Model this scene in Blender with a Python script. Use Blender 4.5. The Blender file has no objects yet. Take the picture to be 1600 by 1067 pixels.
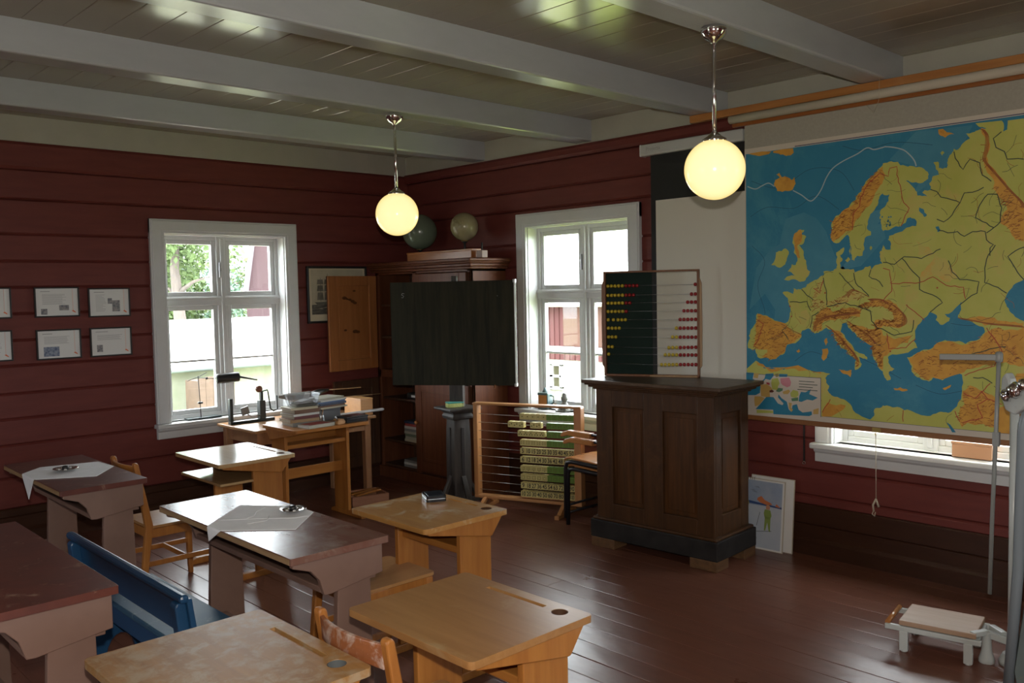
import bpy, bmesh, math, random
from mathutils import Vector, Matrix, geometry
random.seed(7)
C = bpy.context.scene.collection
PI = math.pi
D2R = math.radians

# ------------------------------------------------------------------ materials
def new_mat(name):
    m = bpy.data.materials.new(name); m.use_nodes = True
    nt = m.node_tree; b = nt.nodes['Principled BSDF']
    return m, nt, b
def N(nt, t, **kw):
    n = nt.nodes.new(t)
    for k, v in kw.items(): setattr(n, k, v)
    return n
def rgba(c): return (c[0], c[1], c[2], 1)
def noise(nt, scale, stretch=(1, 1, 1), detail=4, rough=.6, dist=0.0, coord='Object'):
    tc = N(nt, 'ShaderNodeTexCoord'); mp = N(nt, 'ShaderNodeMapping')
    mp.inputs['Scale'].default_value = stretch
    nt.links.new(tc.outputs[coord], mp.inputs['Vector'])
    n = N(nt, 'ShaderNodeTexNoise'); n.inputs['Scale'].default_value = scale
    n.inputs['Detail'].default_value = detail; n.inputs['Roughness'].default_value = rough
    n.inputs['Distortion'].default_value = dist
    nt.links.new(mp.outputs[0], n.inputs['Vector'])
    return n
def ramp(nt, src, a, b, ca, cb):
    r = N(nt, 'ShaderNodeValToRGB')
    r.color_ramp.elements[0].position = a; r.color_ramp.elements[0].color = rgba(ca)
    r.color_ramp.elements[1].position = b; r.color_ramp.elements[1].color = rgba(cb)
    nt.links.new(src, r.inputs[0]); return r
def mixc(nt, fac, a, b):
    m = N(nt, 'ShaderNodeMix', data_type='RGBA')
    nt.links.new(fac, m.inputs[0])
    for s, i in ((a, 6), (b, 7)):
        if isinstance(s, tuple): m.inputs[i].default_value = rgba(s)
        else: nt.links.new(s, m.inputs[i])
    return m.outputs[2]
def bump(nt, b, src, strength, dist=.01):
    bp = N(nt, 'ShaderNodeBump'); bp.inputs['Strength'].default_value = strength
    bp.inputs['Distance'].default_value = dist
    nt.links.new(src, bp.inputs['Height']); nt.links.new(bp.outputs[0], b.inputs['Normal'])
def mat(name, c, rough=.5, c2=None, scale=8, stretch=(1, 1, 1), metal=0, spec=.5, bmp=0, bscale=None, worn=None, wscale=4, wlo=.55, whi=.7):
    m, nt, b = new_mat(name)
    b.inputs['Roughness'].default_value = rough; b.inputs['Metallic'].default_value = metal
    b.inputs['Specular IOR Level'].default_value = spec
    b.inputs['Base Color'].default_value = rgba(c)
    if c2:
        n = noise(nt, scale, stretch)
        out = ramp(nt, n.outputs[0], .35, .65, c, c2).outputs[0]
        if worn:
            w = noise(nt, wscale, (1, 1, 1), 6, .7, .4)
            f = ramp(nt, w.outputs[0], wlo, whi, (0, 0, 0), (1, 1, 1))
            out = mixc(nt, f.outputs[0], out, worn)
        nt.links.new(out, b.inputs['Base Color'])
        if bmp: bump(nt, b, n.outputs[0], bmp)
    return m
def wood(name, c, c2, axis=0, rough=.38, worn=None, wlo=.55, whi=.7, wscale=4, knots=None, spec=.5, bmp=.05):
    st = [14, 14, 14]; st[axis] = 1.1
    m = mat(name, c, rough, c2, 2.2, tuple(st), spec=spec, bmp=bmp, worn=worn, wlo=wlo, whi=whi, wscale=wscale)
    return m
def emis(name, c, s):
    m, nt, b = new_mat(name)
    b.inputs['Base Color'].default_value = rgba(c)
    b.inputs['Emission Color'].default_value = rgba(c); b.inputs['Emission Strength'].default_value = s
    return m
def pane_mat(name, tint=(1, 1, 1), gl=.04, rough=.02):
    m = bpy.data.materials.new(name); m.use_nodes = True; nt = m.node_tree; nt.nodes.clear()
    o = N(nt, 'ShaderNodeOutputMaterial'); mx = N(nt, 'ShaderNodeMixShader')
    t = N(nt, 'ShaderNodeBsdfTransparent'); g = N(nt, 'ShaderNodeBsdfGlossy')
    t.inputs[0].default_value = rgba(tint); g.inputs['Roughness'].default_value = rough
    mx.inputs[0].default_value = gl
    nt.links.new(t.outputs[0], mx.inputs[1]); nt.links.new(g.outputs[0], mx.inputs[2]); nt.links.new(mx.outputs[0], o.inputs[0])
    return m

# ------------------------------------------------------------------ mesh builder
class MB:
    def __init__(s): s.bm = bmesh.new(); s.mats = []; s.cur = 0
    def m(s, mt):
        if mt not in s.mats: s.mats.append(mt)
        s.cur = s.mats.index(mt); return s
    def f(s, vs, smooth=False):
        try: f = s.bm.faces.new(vs)
        except ValueError: return None
        f.material_index = s.cur; f.smooth = smooth; return f
    def box(s, x0, x1, y0, y1, z0, z1, M=None):
        p = [(x0, y0, z0), (x1, y0, z0), (x1, y1, z0), (x0, y1, z0), (x0, y0, z1), (x1, y0, z1), (x1, y1, z1), (x0, y1, z1)]
        v = [s.bm.verts.new(M @ Vector(q) if M else q) for q in p]
        for i in ((3, 2, 1, 0), (4, 5, 6, 7), (0, 1, 5, 4), (1, 2, 6, 5), (2, 3, 7, 6), (3, 0, 4, 7)): s.f([v[k] for k in i])
        return s
    def bar(s, a, b, w, h, up=(0, 0, 1)):
        a = Vector(a); b = Vector(b); d = b - a; L = d.length; d.normalize()
        u = Vector(up); sx = d.cross(u)
        if sx.length < 1e-4: sx = d.cross(Vector((1, 0, 0)))
        sx.normalize(); u = sx.cross(d)
        M = Matrix(((d.x, sx.x, u.x, a.x), (d.y, sx.y, u.y, a.y), (d.z, sx.z, u.z, a.z), (0, 0, 0, 1)))
        return s.box(0, L, -w / 2, w / 2, -h / 2, h / 2, M)
    def prism(s, poly, axis, a0, a1):
        # poly of 2D points, extruded along axis: 'x' -> (y,z), 'y' -> (x,z), 'z' -> (x,y)
        def P(p, a): return {'x': (a, p[0], p[1]), 'y': (p[0], a, p[1]), 'z': (p[0], p[1], a)}[axis]
        v0 = [s.bm.verts.new(P(p, a0)) for p in poly]; v1 = [s.bm.verts.new(P(p, a1)) for p in poly]
        n = len(poly)
        s.f(v0[::-1]); s.f(v1)
        for i in range(n): s.f([v0[i], v0[(i + 1) % n], v1[(i + 1) % n], v1[i]])
        return s
    def poly(s, pts):
        # flat (possibly concave) polygon
        tri = geometry.tessellate_polygon([[Vector(p) for p in pts]])
        v = [s.bm.verts.new(p) for p in pts]
        for t in tri: s.f([v[i] for i in t])
        return s
    def plate(s, outer, holes, z0, z1):
        # horizontal plate (x,y loops) with through holes
        bm = s.bm; loops = []
        for lp in [outer] + holes: loops.append([bm.verts.new((p[0], p[1], z1)) for p in lp])
        es = []
        for lv in loops:
            for i in range(len(lv)): es.append(bm.edges.new((lv[i], lv[(i + 1) % len(lv)])))
        r = bmesh.ops.triangle_fill(bm, edges=es, use_beauty=True, use_dissolve=False)
        top = [g for g in r['geom'] if isinstance(g, bmesh.types.BMFace)]
        mp = {}
        for lv in loops:
            for v in lv: mp[v] = bm.verts.new((v.co.x, v.co.y, z0))
        for f in top:
            f.material_index = s.cur
            s.f([mp[v] for v in reversed(f.verts)])
        for lv in loops:
            for i in range(len(lv)):
                a, b = lv[i], lv[(i + 1) % len(lv)]; s.f([a, b, mp[b], mp[a]])
        return s
    def tube(s, path, r, n=8, cap=True, smooth=True):
        pts = [Vector(p) for p in path]; rings = []
        rr = r if isinstance(r, (list, tuple)) else [r] * len(pts)
        prev = None
        for i, p in enumerate(pts):
            d = (pts[min(i + 1, len(pts) - 1)] - pts[max(i - 1, 0)]).normalized()
            if prev is None:
                x = d.cross(Vector((0, 0, 1)))
                if x.length < .05: x = d.cross(Vector((1, 0, 0)))
            else: x = prev - d * prev.dot(d)
            x.normalize(); y = d.cross(x); prev = x
            rings.append([s.bm.verts.new(p + (x * math.cos(2 * PI * k / n) + y * math.sin(2 * PI * k / n)) * rr[i]) for k in range(n)])
        for a, b in zip(rings, rings[1:]):
            for k in range(n): s.f([a[k], a[(k + 1) % n], b[(k + 1) % n], b[k]], smooth)
        if cap: s.f(rings[0][::-1]); s.f(rings[-1])
        return s
    def lathe(s, prof, c=(0, 0, 0), n=24, M=None, smooth=True):
        rings = []
        for r, z in prof:
            ring = []
            for k in range(n):
                p = Vector((r * math.cos(2 * PI * k / n), r * math.sin(2 * PI * k / n), z))
                if M: p = M @ p
                ring.append(s.bm.verts.new(p + Vector(c)))
            rings.append(ring)
        for a, b in zip(rings, rings[1:]):
            for k in range(n): s.f([a[k], a[(k + 1) % n], b[(k + 1) % n], b[k]], smooth)
        s.f(rings[0][::-1]); s.f(rings[-1])
        return s
    def sphere(s, c, r, n=32, k=16, sz=1):
        prof = [(max(1e-4, r * math.sin(PI * i / k)), -r * sz * math.cos(PI * i / k)) for i in range(k + 1)]
        return s.lathe(prof, c, n)
    def build(s, name, mt=None, parent=None, bev=0, seg=2, loc=None, rotz=0, ang=35):
        bmesh.ops.recalc_face_normals(s.bm, faces=s.bm.faces[:])
        me = bpy.data.meshes.new(name); s.bm.to_mesh(me); s.bm.free()
        for q in (s.mats if s.mats else [mt]): me.materials.append(q)
        o = bpy.data.objects.new(name, me); C.objects.link(o)
        if parent: o.parent = parent
        if loc: o.location = loc
        if rotz: o.rotation_euler = (0, 0, rotz)
        if bev:
            b = o.modifiers.new('bevel', 'BEVEL'); b.width = bev; b.segments = seg; b.limit_method = 'ANGLE'; b.angle_limit = D2R(ang)
            b.harden_normals = False
        return o

def tag(o, label, cat, group=None, kind=None):
    o['label'] = label; o['category'] = cat
    if group: o['group'] = group
    if kind: o['kind'] = kind
    return o
def thing(name, label, cat, loc=(0, 0, 0), rotz=0, group=None):
    o = bpy.data.objects.new(name, None); C.objects.link(o); o.empty_display_size = .1
    o.location = loc; o.rotation_euler = (0, 0, rotz)
    return tag(o, label, cat, group)
def struct(o, label=None):
    o['kind'] = 'structure'
    if label: o['label'] = label
    return o
def copy_tree(o, parent=None):
    c = o.copy(); C.objects.link(c)
    if parent: c.parent = parent
    for ch in [q for q in bpy.data.objects if q.parent == o]: copy_tree(ch, c)
    return c
def text_mesh(txt, size):
    cu = bpy.data.curves.new('t', 'FONT'); cu.body = txt; cu.size = size; cu.align_x = 'CENTER'; cu.align_y = 'CENTER'; cu.resolution_u = 2; cu.offset = size * .018
    ob = bpy.data.objects.new('t', cu); C.objects.link(ob)
    dg = bpy.context.evaluated_depsgraph_get(); dg.update()
    me = bpy.data.meshes.new_from_object(ob.evaluated_get(dg))
    vs = [v.co.copy() for v in me.vertices]; fs = [tuple(p.vertices) for p in me.polygons]
    bpy.data.objects.remove(ob); bpy.data.curves.remove(cu); bpy.data.meshes.remove(me)
    return vs, fs
def add_text(mb, txt, size, fn):
    vs, fs = text_mesh(txt, size)
    bv = [mb.bm.verts.new(fn(v.x, v.y)) for v in vs]
    for f in fs: mb.f([bv[i] for i in f])
def circ(cx, cy, r, n=24): return [(cx + r * math.cos(2 * PI * i / n), cy + r * math.sin(2 * PI * i / n)) for i in range(n)]
def rrect(x0, x1, y0, y1, r, n=5):
    o = []
    for cx, cy, a in ((x1 - r, y1 - r, 0), (x0 + r, y1 - r, 90), (x0 + r, y0 + r, 180), (x1 - r, y0 + r, 270)):
        for i in range(n + 1):
            t = D2R(a + 90 * i / n); o.append((cx + r * math.cos(t), cy + r * math.sin(t)))
    return o
LAMP_E, SKY, FLASH, EXPO = .05, 1.0, 11.0, 4.25
MAP_POLY={'main':[(1462,2452),(1535,2453),(1537,2409),(1556,2401),(1563,2457),(1618,2459),(1687,2462),(1674,2446),(1634,2430),(1667,2428),(1700,2418),(1733,2416),(1713,2389),(1740,2374),(1760,2349),(1780,2337),(1791,2346),(1801,2325),(1815,2306),(1825,2278),(1827,2249),(1849,2248),(1867,2254),(1870,2287),(1895,2286),(1881,2248),(1866,2218),(1898,2214),(1916,2179),(1905,2141),(1941,2145),(1952,2135),(1926,2110),(1977,2119),(1992,2157),(2018,2186),(2040,2206),(1999,2191),(1948,2186),(1923,2202),(1918,2227),(1934,2247),(1985,2271),(2029,2280),(2067,2291),(2082,2312),(2120,2320),(2166,2314),(2171,2300),(2200,2270),(2245,2239),(2268,2211),(2291,2169),(2321,2127),(2360,2093),(2368,2071),(2415,2053),(2447,2032),(2463,2010),(2459,1964),(2473,1919),(2455,1892),(2431,1887),(2399,1908),(2368,1932),(2356,1898),(2352,1860),(2356,1815),(2356,1875),(2348,1822),(2344,1788),(2328,1780),(2313,1809),(2282,1808),(2271,1841),(2274,1878),(2271,1886),(2267,1908),(2233,1921),(2233,1943),(2256,1959),(2248,2010),(2214,2059),(2192,2094),(2185,2130),(2166,2150),(2165,2143),(2130,2140),(2134,2103),(2165,2067),(2180,2053),(2184,2007),(2172,1961),(2164,1941),(2118,1950),(2065,1961),(2028,2004),(1983,1986),(1983,1956),(2050,1938),(2087,1925),(2129,1912),(2137,1890),(2121,1874),(2121,1836),(2148,1837),(2164,1865),(2171,1831),(2180,1829),(2180,1793),(2168,1759),(2206,1753),(2232,1728),(2236,1750),(2266,1744),(2316,1719),(2328,1712),(2332,1735),(2375,1736),(2411,1741),(2415,1772),(2399,1794),(2415,1817),(2391,1839),(2391,1862),(2415,1844),(2437,1834),(2437,1780),(2435,1742),(2455,1727),(2487,1728),(2516,1725),(2512,1706),(2545,1687),(2595,1665),(2620,1654),(2629,1634),(2663,1623),(2706,1631),(2710,1596),(2749,1612),(2780,1604),(2745,1572),(2741,1544),(2728,1520),(2732,1480),(2759,1420),(2812,1431),(2884,1463),(2953,1479),(2962,1467),(2962,1421),(3005,1354),(3014,1337),(3005,1321),(3019,1258),(2968,1255),(2954,1206),(2940,1198),(2894,1204),(2862,1189),(2822,1199),(2768,1234),(2764,1266),(2750,1287),(2655,1338),(2650,1377),(2612,1390),(2570,1359),(2528,1376),(2495,1396),(2463,1385),(2447,1339),(2414,1289),(2374,1268),(2335,1231),(2315,1217),(2323,1155),(2300,1168),(2284,1192),(2300,1233),(2253,1219),(2253,1234),(2288,1252),(2327,1269),(2374,1329),(2410,1374),(2402,1420),(2375,1432),(2363,1398),(2319,1361),(2273,1324),(2223,1299),(2219,1243),(2196,1207),(2174,1163),(2162,1156),(2161,1142),(2139,1106),(2117,1113),(2128,1155),(2096,1173),(2129,1203),(2134,1235),(2097,1253),(2054,1260),(2023,1266),(1972,1295),(1992,1331),(1977,1405),(1947,1452),(1912,1488),(1872,1473),(1877,1447),(1852,1422),(1808,1443),(1803,1458),(1832,1479),(1765,1524),(1746,1545),(1755,1489),(1764,1459),(1707,1444),(1641,1415),(1632,1385),(1669,1345),(1725,1323),(1792,1336),(1861,1329),(1901,1292),(1951,1280),(2002,1246),(2028,1240),(2002,1193),(2002,1162),(1960,1132),(1909,1114),(1889,1136),(1840,1124),(1752,1165),(1741,1160),(1740,1074),(1765,990),(1809,951),(1858,951),(1918,925),(1980,936),(2042,946),(2095,958),(2138,965),(2160,964),(2205,943),(2210,901),(2234,876),(2281,889),(2342,943),(2391,981),(2466,999),(2491,1028),(2479,1053),(2504,1099),(2473,1125),(2530,1134),(2621,1142),(2727,1146),(2823,1138),(2872,1126),(2936,1164),(2964,1182),(3030,1127),(3027,1100),(3027,870),(1285,870),(1285,2470)],'iceland':[(2814,2222),(2744,2216),(2709,2224),(2692,2254),(2700,2294),(2718,2280),(2744,2299),(2783,2303),(2800,2332),(2822,2323),(2796,2300),(2827,2291),(2836,2268),(2823,2247)],'greenland':[(3008,2469),(2935,2448),(2871,2452),(2853,2466),(2916,2474),(2999,2472)],'greenland2':[(2840,2456),(2791,2438),(2739,2428),(2704,2439),(2709,2467),(2782,2470),(2840,2466)],'svalbard':[(1872,2457),(1847,2457),(1830,2437),(1791,2421),(1836,2409),(1864,2427)],'britain':[(2771,1685),(2741,1704),(2697,1707),(2745,1732),(2723,1755),(2719,1775),(2693,1770),(2680,1797),(2684,1829),(2705,1846),(2701,1877),(2710,1933),(2692,1963),(2662,1981),(2637,1976),(2662,1954),(2624,1936),(2641,1898),(2671,1887),(2641,1851),(2641,1823),(2624,1791),(2620,1748),(2599,1728),(2616,1697),(2633,1674),(2671,1670),(2723,1683)],'ireland':[(2856,1776),(2829,1811),(2824,1851),(2784,1857),(2766,1872),(2736,1851),(2745,1823),(2762,1776),(2811,1760)],'sardinia':[(2524,1270),(2491,1275),(2495,1217),(2516,1200),(2528,1215)],'corsica':[(2512,1318),(2495,1337),(2487,1310),(2499,1291)],'sicily':[(2422,1154),(2382,1149),(2343,1154),(2350,1112),(2390,1129)],'balear':[(2689,1253),(2672,1265),(2663,1250),(2676,1241)],'zealand':[(2383,1786),(2367,1804),(2352,1788),(2367,1774)],'gotland':[(2240,1847),(2233,1861),(2225,1850),(2235,1836)],'crete':[(2101,1065),(2064,1073),(2022,1060),(2043,1051),(2096,1055)],'cyprus':[(1839,1082),(1795,1103),(1805,1085),(1829,1073)],'kolguev':[(1860,2333),(1850,2342),(1839,2330),(1851,2317)],'caspian':[(1452,1654),(1491,1635),(1521,1597),(1538,1558),(1529,1519),(1498,1480),(1450,1447),(1420,1345),(1370,1340),(1340,1480),(1360,1640)],'ladoga':[(2035,1997),(2013,2006),(1983,1982),(1987,1956),(2020,1966)],'onega':[(1969,2055),(1947,2046),(1926,2011),(1940,2001),(1962,2029)],'rybinsk':[(1882,1946),(1868,1948),(1857,1922),(1871,1916)],'redsea':[(1818,903),(1798,890),(1769,851),(1788,849)],'finlake':[(2141,2004),(2118,2048),(2080,2053),(2058,2028),(2073,1999),(2110,1987)],'o_norway':[(2166,2296),(2200,2270),(2245,2235),(2268,2208),(2291,2166),(2321,2124),(2364,2086),(2415,2049),(2447,2028),(2462,2007),(2457,1964),(2470,1919),(2451,1895),(2415,1920),(2376,1952),(2352,1950),(2329,1986),(2290,2036),(2245,2084),(2215,2133),(2185,2188),(2166,2216)],'o_iberia':[(2953,1475),(2884,1459),(2812,1427),(2759,1416),(2655,1353),(2663,1337),(2750,1291),(2768,1238),(2822,1203),(2862,1193),(2940,1207),(2885,1234),(2885,1254),(2958,1256),(2982,1271),(2967,1338),(2962,1421)],'o_alps':[(2574,1371),(2528,1380),(2528,1422),(2495,1435),(2447,1439),(2367,1451),(2296,1459),(2289,1501),(2328,1512),(2399,1512),(2455,1489),(2495,1520),(2537,1496),(2578,1426)],'o_mass':[(2663,1417),(2629,1417),(2595,1457),(2620,1504),(2659,1488),(2672,1456)],'o_ger':[(2562,1567),(2496,1551),(2447,1558),(2391,1581),(2343,1611),(2289,1602),(2243,1576),(2289,1565),(2343,1558),(2383,1535),(2447,1512),(2495,1535),(2528,1504),(2562,1489),(2587,1536),(2570,1606),(2537,1668),(2512,1659),(2528,1598)],'o_ital':[(2495,1403),(2447,1381),(2406,1367),(2374,1321),(2327,1262),(2304,1225),(2296,1187),(2315,1171),(2311,1213),(2366,1268),(2414,1301),(2438,1343),(2463,1389)],'o_balk':[(2367,1428),(2320,1414),(2242,1392),(2167,1386),(2162,1283),(2162,1164),(2196,1214),(2215,1243),(2219,1303),(2273,1328),(2327,1376)],'o_balk2':[(2162,1358),(2097,1339),(2003,1362),(2023,1319),(2097,1285),(2161,1240),(2183,1239),(2183,1347)],'o_carp':[(2162,1557),(2119,1552),(2066,1504),(2035,1462),(2045,1414),(2097,1403),(2162,1412),(2205,1379),(2206,1444),(2140,1445),(2098,1445),(2108,1488),(2162,1520),(2206,1520),(2295,1503),(2295,1531),(2228,1552)],'o_turkey':[(1861,1326),(1792,1334),(1725,1321),(1669,1340),(1627,1386),(1568,1411),(1450,1413),(1447,1220),(1530,1236),(1603,1213),(1677,1199),(1752,1165),(1840,1129),(1889,1138),(1914,1119),(1955,1138),(1997,1164),(1997,1199),(2018,1235),(1951,1274),(1901,1287)],'o_cauc':[(1764,1461),(1707,1447),(1632,1420),(1450,1408),(1450,1437),(1533,1446),(1605,1465),(1679,1464)],'o_arab':[(1737,1074),(1704,1107),(1638,1081),(1564,1026),(1563,897),(1712,908),(1738,880),(1755,940)],'o_arab2':[(1480,1180),(1285,1200),(1285,870),(1560,870),(1560,1000),(1500,1050)],'o_alg':[(2820,1135),(2727,1143),(2621,1139),(2530,1134),(2530,1122),(2823,1119),(2879,1122),(2964,1176),(2950,1151)],'o_lib':[(2523,892),(2491,955),(2379,946),(2403,914),(2466,873),(2523,867)],'o_ural':[(1660,2434),(1640,2424),(1624,2366),(1629,2297),(1626,2255),(1580,2194),(1534,2127),(1470,2052),(1457,2030),(1455,1845),(1493,1854),(1519,1904),(1564,1942),(1533,2009),(1572,2075),(1598,2133),(1599,2168),(1645,2250),(1639,2319),(1637,2375)],'o_rus':[(1983,1874),(1917,1841),(1853,1794),(1975,1799)],'o_rus2':[(1884,1797),(1825,1774),(1766,1671),(1805,1651),(1873,1684),(1953,1655),(1974,1665),(1924,1737)],'o_scot':[(2701,1877),(2710,1933),(2692,1963),(2662,1981),(2650,1945),(2662,1899),(2680,1888),(2671,1852),(2663,1812),(2680,1813),(2688,1837)]}
MAP_LINE={'w1':[[(3019,2270),(2963,2249),(2917,2264),(2872,2276),(2832,2252)],[(2709,2216),(2654,2184),(2599,2144),(2561,2164),(2528,2207),(2496,2272),(2456,2321),(2392,2355),(2314,2383),(2257,2410),(2216,2396),(2167,2401),(2151,2403),(2105,2393),(2052,2372),(2015,2337),(1993,2305),(1985,2278)]],'river':[[(1563,2402),(1601,2373),(1588,2326),(1549,2301),(1536,2261),(1460,2252)],[(1791,2331),(1784,2295),(1745,2233),(1712,2282),(1665,2259),(1651,2194),(1608,2158)],[(1908,2145),(1876,2131),(1855,2100),(1799,2081),(1758,2063),(1738,2111),(1697,2111),(1644,2131)],[(1758,2063),(1798,2001),(1840,1968),(1875,1985)],[(1868,1926),(1818,1909),(1770,1913),(1736,1886),(1695,1908),(1635,1905),(1628,1862),(1595,1836),(1611,1819),(1611,1779)],[(1629,1897),(1564,1949),(1558,2018),(1579,2089),(1624,2094),(1663,2041),(1682,1979),(1596,1923)],[(1586,1833),(1618,1785),(1635,1717),(1635,1643),(1571,1617),(1530,1587)],[(1452,1654),(1492,1712),(1527,1772),(1493,1799),(1454,1816)],[(1755,1529),(1718,1560),(1671,1589),(1662,1648),(1719,1660),(1757,1661),(1795,1702),(1815,1763)],[(1907,1489),(1843,1540),(1873,1571),(1963,1613),(1964,1676),(2015,1729),(2057,1783)],[(1993,1446),(2003,1383),(2097,1360),(2140,1380),(2163,1394),(2197,1401),(2227,1438),(2235,1497),(2304,1520),(2351,1527),(2383,1543),(2495,1520)],[(2495,1528),(2496,1597),(2512,1659),(2516,1690)],[(2419,1715),(2383,1672),(2328,1618)],[(2332,1712),(2320,1655),(2243,1579)],[(2232,1728),(2243,1691),(2183,1660),(2163,1630)],[(2732,1548),(2663,1544),(2620,1551),(2595,1496)],[(2599,1394),(2587,1465),(2545,1489)],[(2654,1623),(2620,1587),(2578,1559)],[(2741,1319),(2785,1375),(2759,1391)],[(2163,1766),(2099,1753),(2047,1793),(1954,1779),(1855,1826)],[(1686,1148),(1639,1151),(1593,1124)],[(1696,1269),(1604,1302),(1531,1314)]],'red':[[(2340,1957),(2337,2047),(2298,2088),(2291,2140),(2245,2216),(2185,2261),(2166,2252),(2135,2239),(2127,2283),(2089,2287),(2089,2242),(2066,2164),(2051,2088),(2021,2055),(2065,1961)],[(2163,1734),(2126,1722),(2114,1605),(2162,1552)],[(2115,1647),(1964,1650),(1893,1679),(1824,1632),(1737,1620),(1727,1560)],[(2035,1530),(1973,1478),(1937,1447)],[(2140,1370),(2129,1284),(2034,1293),(1982,1342)],[(2962,1442),(2911,1413),(2930,1356),(2949,1306),(2982,1263)],[(2578,1629),(2537,1598),(2528,1644),(2516,1675)],[(1728,1156),(1658,1190),(1584,1213),(1549,1294),(1623,1410)],[(1732,1064),(1675,1038),(1602,1123)],[(1647,1080),(1615,1042),(1665,1008),(1637,940),(1736,906)],[(1615,1042),(1546,1018)],[(2047,946),(2047,882)],[(2523,892),(2472,975)],[(1775,964),(1750,910)]],'dark':[]}
MAP_INSET={'frame':('f',[(3039,1110),(2532,1127),(2530,863),(3040,837)]),'sea1':('s',[(3033,1103),(2979,1104),(2987,1065),(2931,1044),(2904,1073),(2896,1102),(2842,1108),(2842,1091),(2865,1065),(2896,1070),(2931,1033),(2936,980),(2967,964),(3033,959)]),'sea2':('s',[(2804,1107),(2746,1108),(2751,1091),(2804,1088)]),'sea3':('s',[(2893,957),(2869,960),(2842,960),(2812,923),(2782,915),(2774,926),(2812,961),(2808,980),(2789,959),(2752,938),(2740,894),(2722,878),(2714,920),(2685,929),(2674,896),(2648,881),(2590,893),(2587,873),(2605,863),(2843,854),(2845,882),(2968,875),(2932,913)]),'sea4':('s',[(2670,978),(2659,1006),(2630,1005),(2594,1027),(2605,996),(2551,978),(2583,959),(2619,962),(2655,945),(2674,947)]),'germany':('l',[(2854,1073),(2812,1082),(2800,1048),(2812,1027),(2812,1006),(2850,1007),(2858,1045)]),'poland':('p',[(2796,1080),(2736,1088),(2723,1060),(2729,1036),(2751,1027),(2781,1039),(2793,1052)]),'france':('o',[(2932,1030),(2889,1039),(2858,1020),(2850,1007),(2869,999),(2866,960),(2893,957),(2928,959),(2932,998)]),'spain':('o',[(2975,956),(2932,959),(2904,950),(2944,902),(2972,892),(2977,927)]),'swiss':('b',[(2873,997),(2854,1007),(2837,997),(2850,988),(2869,988)]),'austria':('g',[(2827,998),(2808,1020),(2778,1019),(2781,1005),(2804,993)]),'hungary':('o',[(2781,998),(2740,1014),(2729,1005),(2744,986),(2774,984)]),'romania':('l',[(2729,994),(2710,1015),(2677,1008),(2674,985),(2692,966),(2725,971)]),'bulgaria':('g',[(2723,961),(2677,971),(2677,950),(2718,944)]),'greece':('o',[(2740,935),(2718,933),(2725,905),(2711,893),(2722,878),(2737,898)]),'uk':('o',[(2979,1101),(2943,1103),(2951,1071),(2979,1073)]),'benelux':('r',[(2892,1050),(2869,1047),(2869,1033),(2889,1038)]),'denmark':('d',[(2831,1105),(2808,1110),(2808,1089),(2827,1085)]),'syria':('o',[(2579,904),(2544,917),(2547,880),(2580,877)]),'algeria':('l',[(2960,872),(2847,874),(2843,861),(2960,851)])}
MAP_SPINE=[[(2785,1411),(2750,1396),(2706,1372),(2659,1353)],[(2574,1379),(2562,1418),(2528,1446),(2479,1462),(2415,1470),(2351,1478),(2296,1486)],[(2243,1557),(2205,1560),(2163,1556),(2141,1546),(2087,1514),(2045,1472),(2040,1430),(2087,1408)],[(1755,1457),(1679,1444),(1605,1430),(1524,1424),(1450,1418)],[(1650,2425),(1630,2388),(1633,2318),(1642,2271),(1606,2217),(1566,2165),(1521,2105),(1470,2045),(1457,2010)],[(2495,1407),(2430,1358),(2382,1306),(2327,1247),(2304,1202)],[(2375,1581),(2336,1614),(2289,1599),(2247,1576)],[(2162,1552),(2130,1530)],[(2367,1436),(2312,1399),(2242,1355),(2204,1311)]]
# ------------------------------------------------------------------ palette
RED = mat('red_wall_paint', (.155, .036, .029), .5, (.128, .029, .024), 3, (1, 1, 6), bmp=.08, spec=.3)
BROWN = mat('brown_skirting_paint', (.05, .02, .011), .42, (.04, .016, .009), 5, (1, 1, 6), spec=.25)
WHITE = mat('white_window_paint', (.60, .61, .61), .35, (.57, .58, .58), 6)
FRIEZE = mat('cream_frieze_paint', (.42, .41, .345), .4, (.39, .38, .32), 5)
BEAM = mat('grey_beam_paint', (.42, .445, .465), .2, (.395, .42, .44), 4, (1, 3, 3))
CEIL = mat('glossy_ceiling_paint', (.29, .255, .20), .17, (.275, .24, .19), 2, (2, .6, 1), bmp=.05)
def floor_mat():
    m, nt, b = new_mat('brown_floor_paint')
    n = noise(nt, 5, (4, .5, 1)); w = noise(nt, 1.7, (1, 1, 1), 5, .65)
    base = ramp(nt, n.outputs[0], .35, .65, (.125, .048, .030), (.148, .058, .037)).outputs[0]
    f = ramp(nt, w.outputs[0], .52, .72, (0, 0, 0), (1, 1, 1))
    out = mixc(nt, f.outputs[0], base, (.155, .068, .045))
    nt.links.new(out, b.inputs['Base Color'])
    r = ramp(nt, w.outputs[0], .3, .7, (.27, .27, .27), (.36, .36, .36)); nt.links.new(r.outputs[0], b.inputs['Roughness'])
    wv = noise(nt, 8, (1, .5, 1), 2, .5)
    bump(nt, b, wv.outputs[0], .3, .012)
    return m
FLOOR = floor_mat()
PANE = pane_mat('window_glass', (.95, .97, .97), .022)
CLEAR = pane_mat('clear_plastic', (.93, .94, .95), .2, .3)
CHROME = mat('chrome', (.75, .75, .76), .12, metal=1)
STEEL = mat('steel_wire', (.42, .41, .42), .35, metal=1)
BLACK = mat('black_iron', (.012, .012, .012), .4)
DARK = mat('dark_recess', (.015, .01, .008), .8)
PAPER = mat('white_paper', (.70, .70, .69), .6)
GREYTXT = mat('grey_print', (.36, .36, .37), .7)
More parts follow.
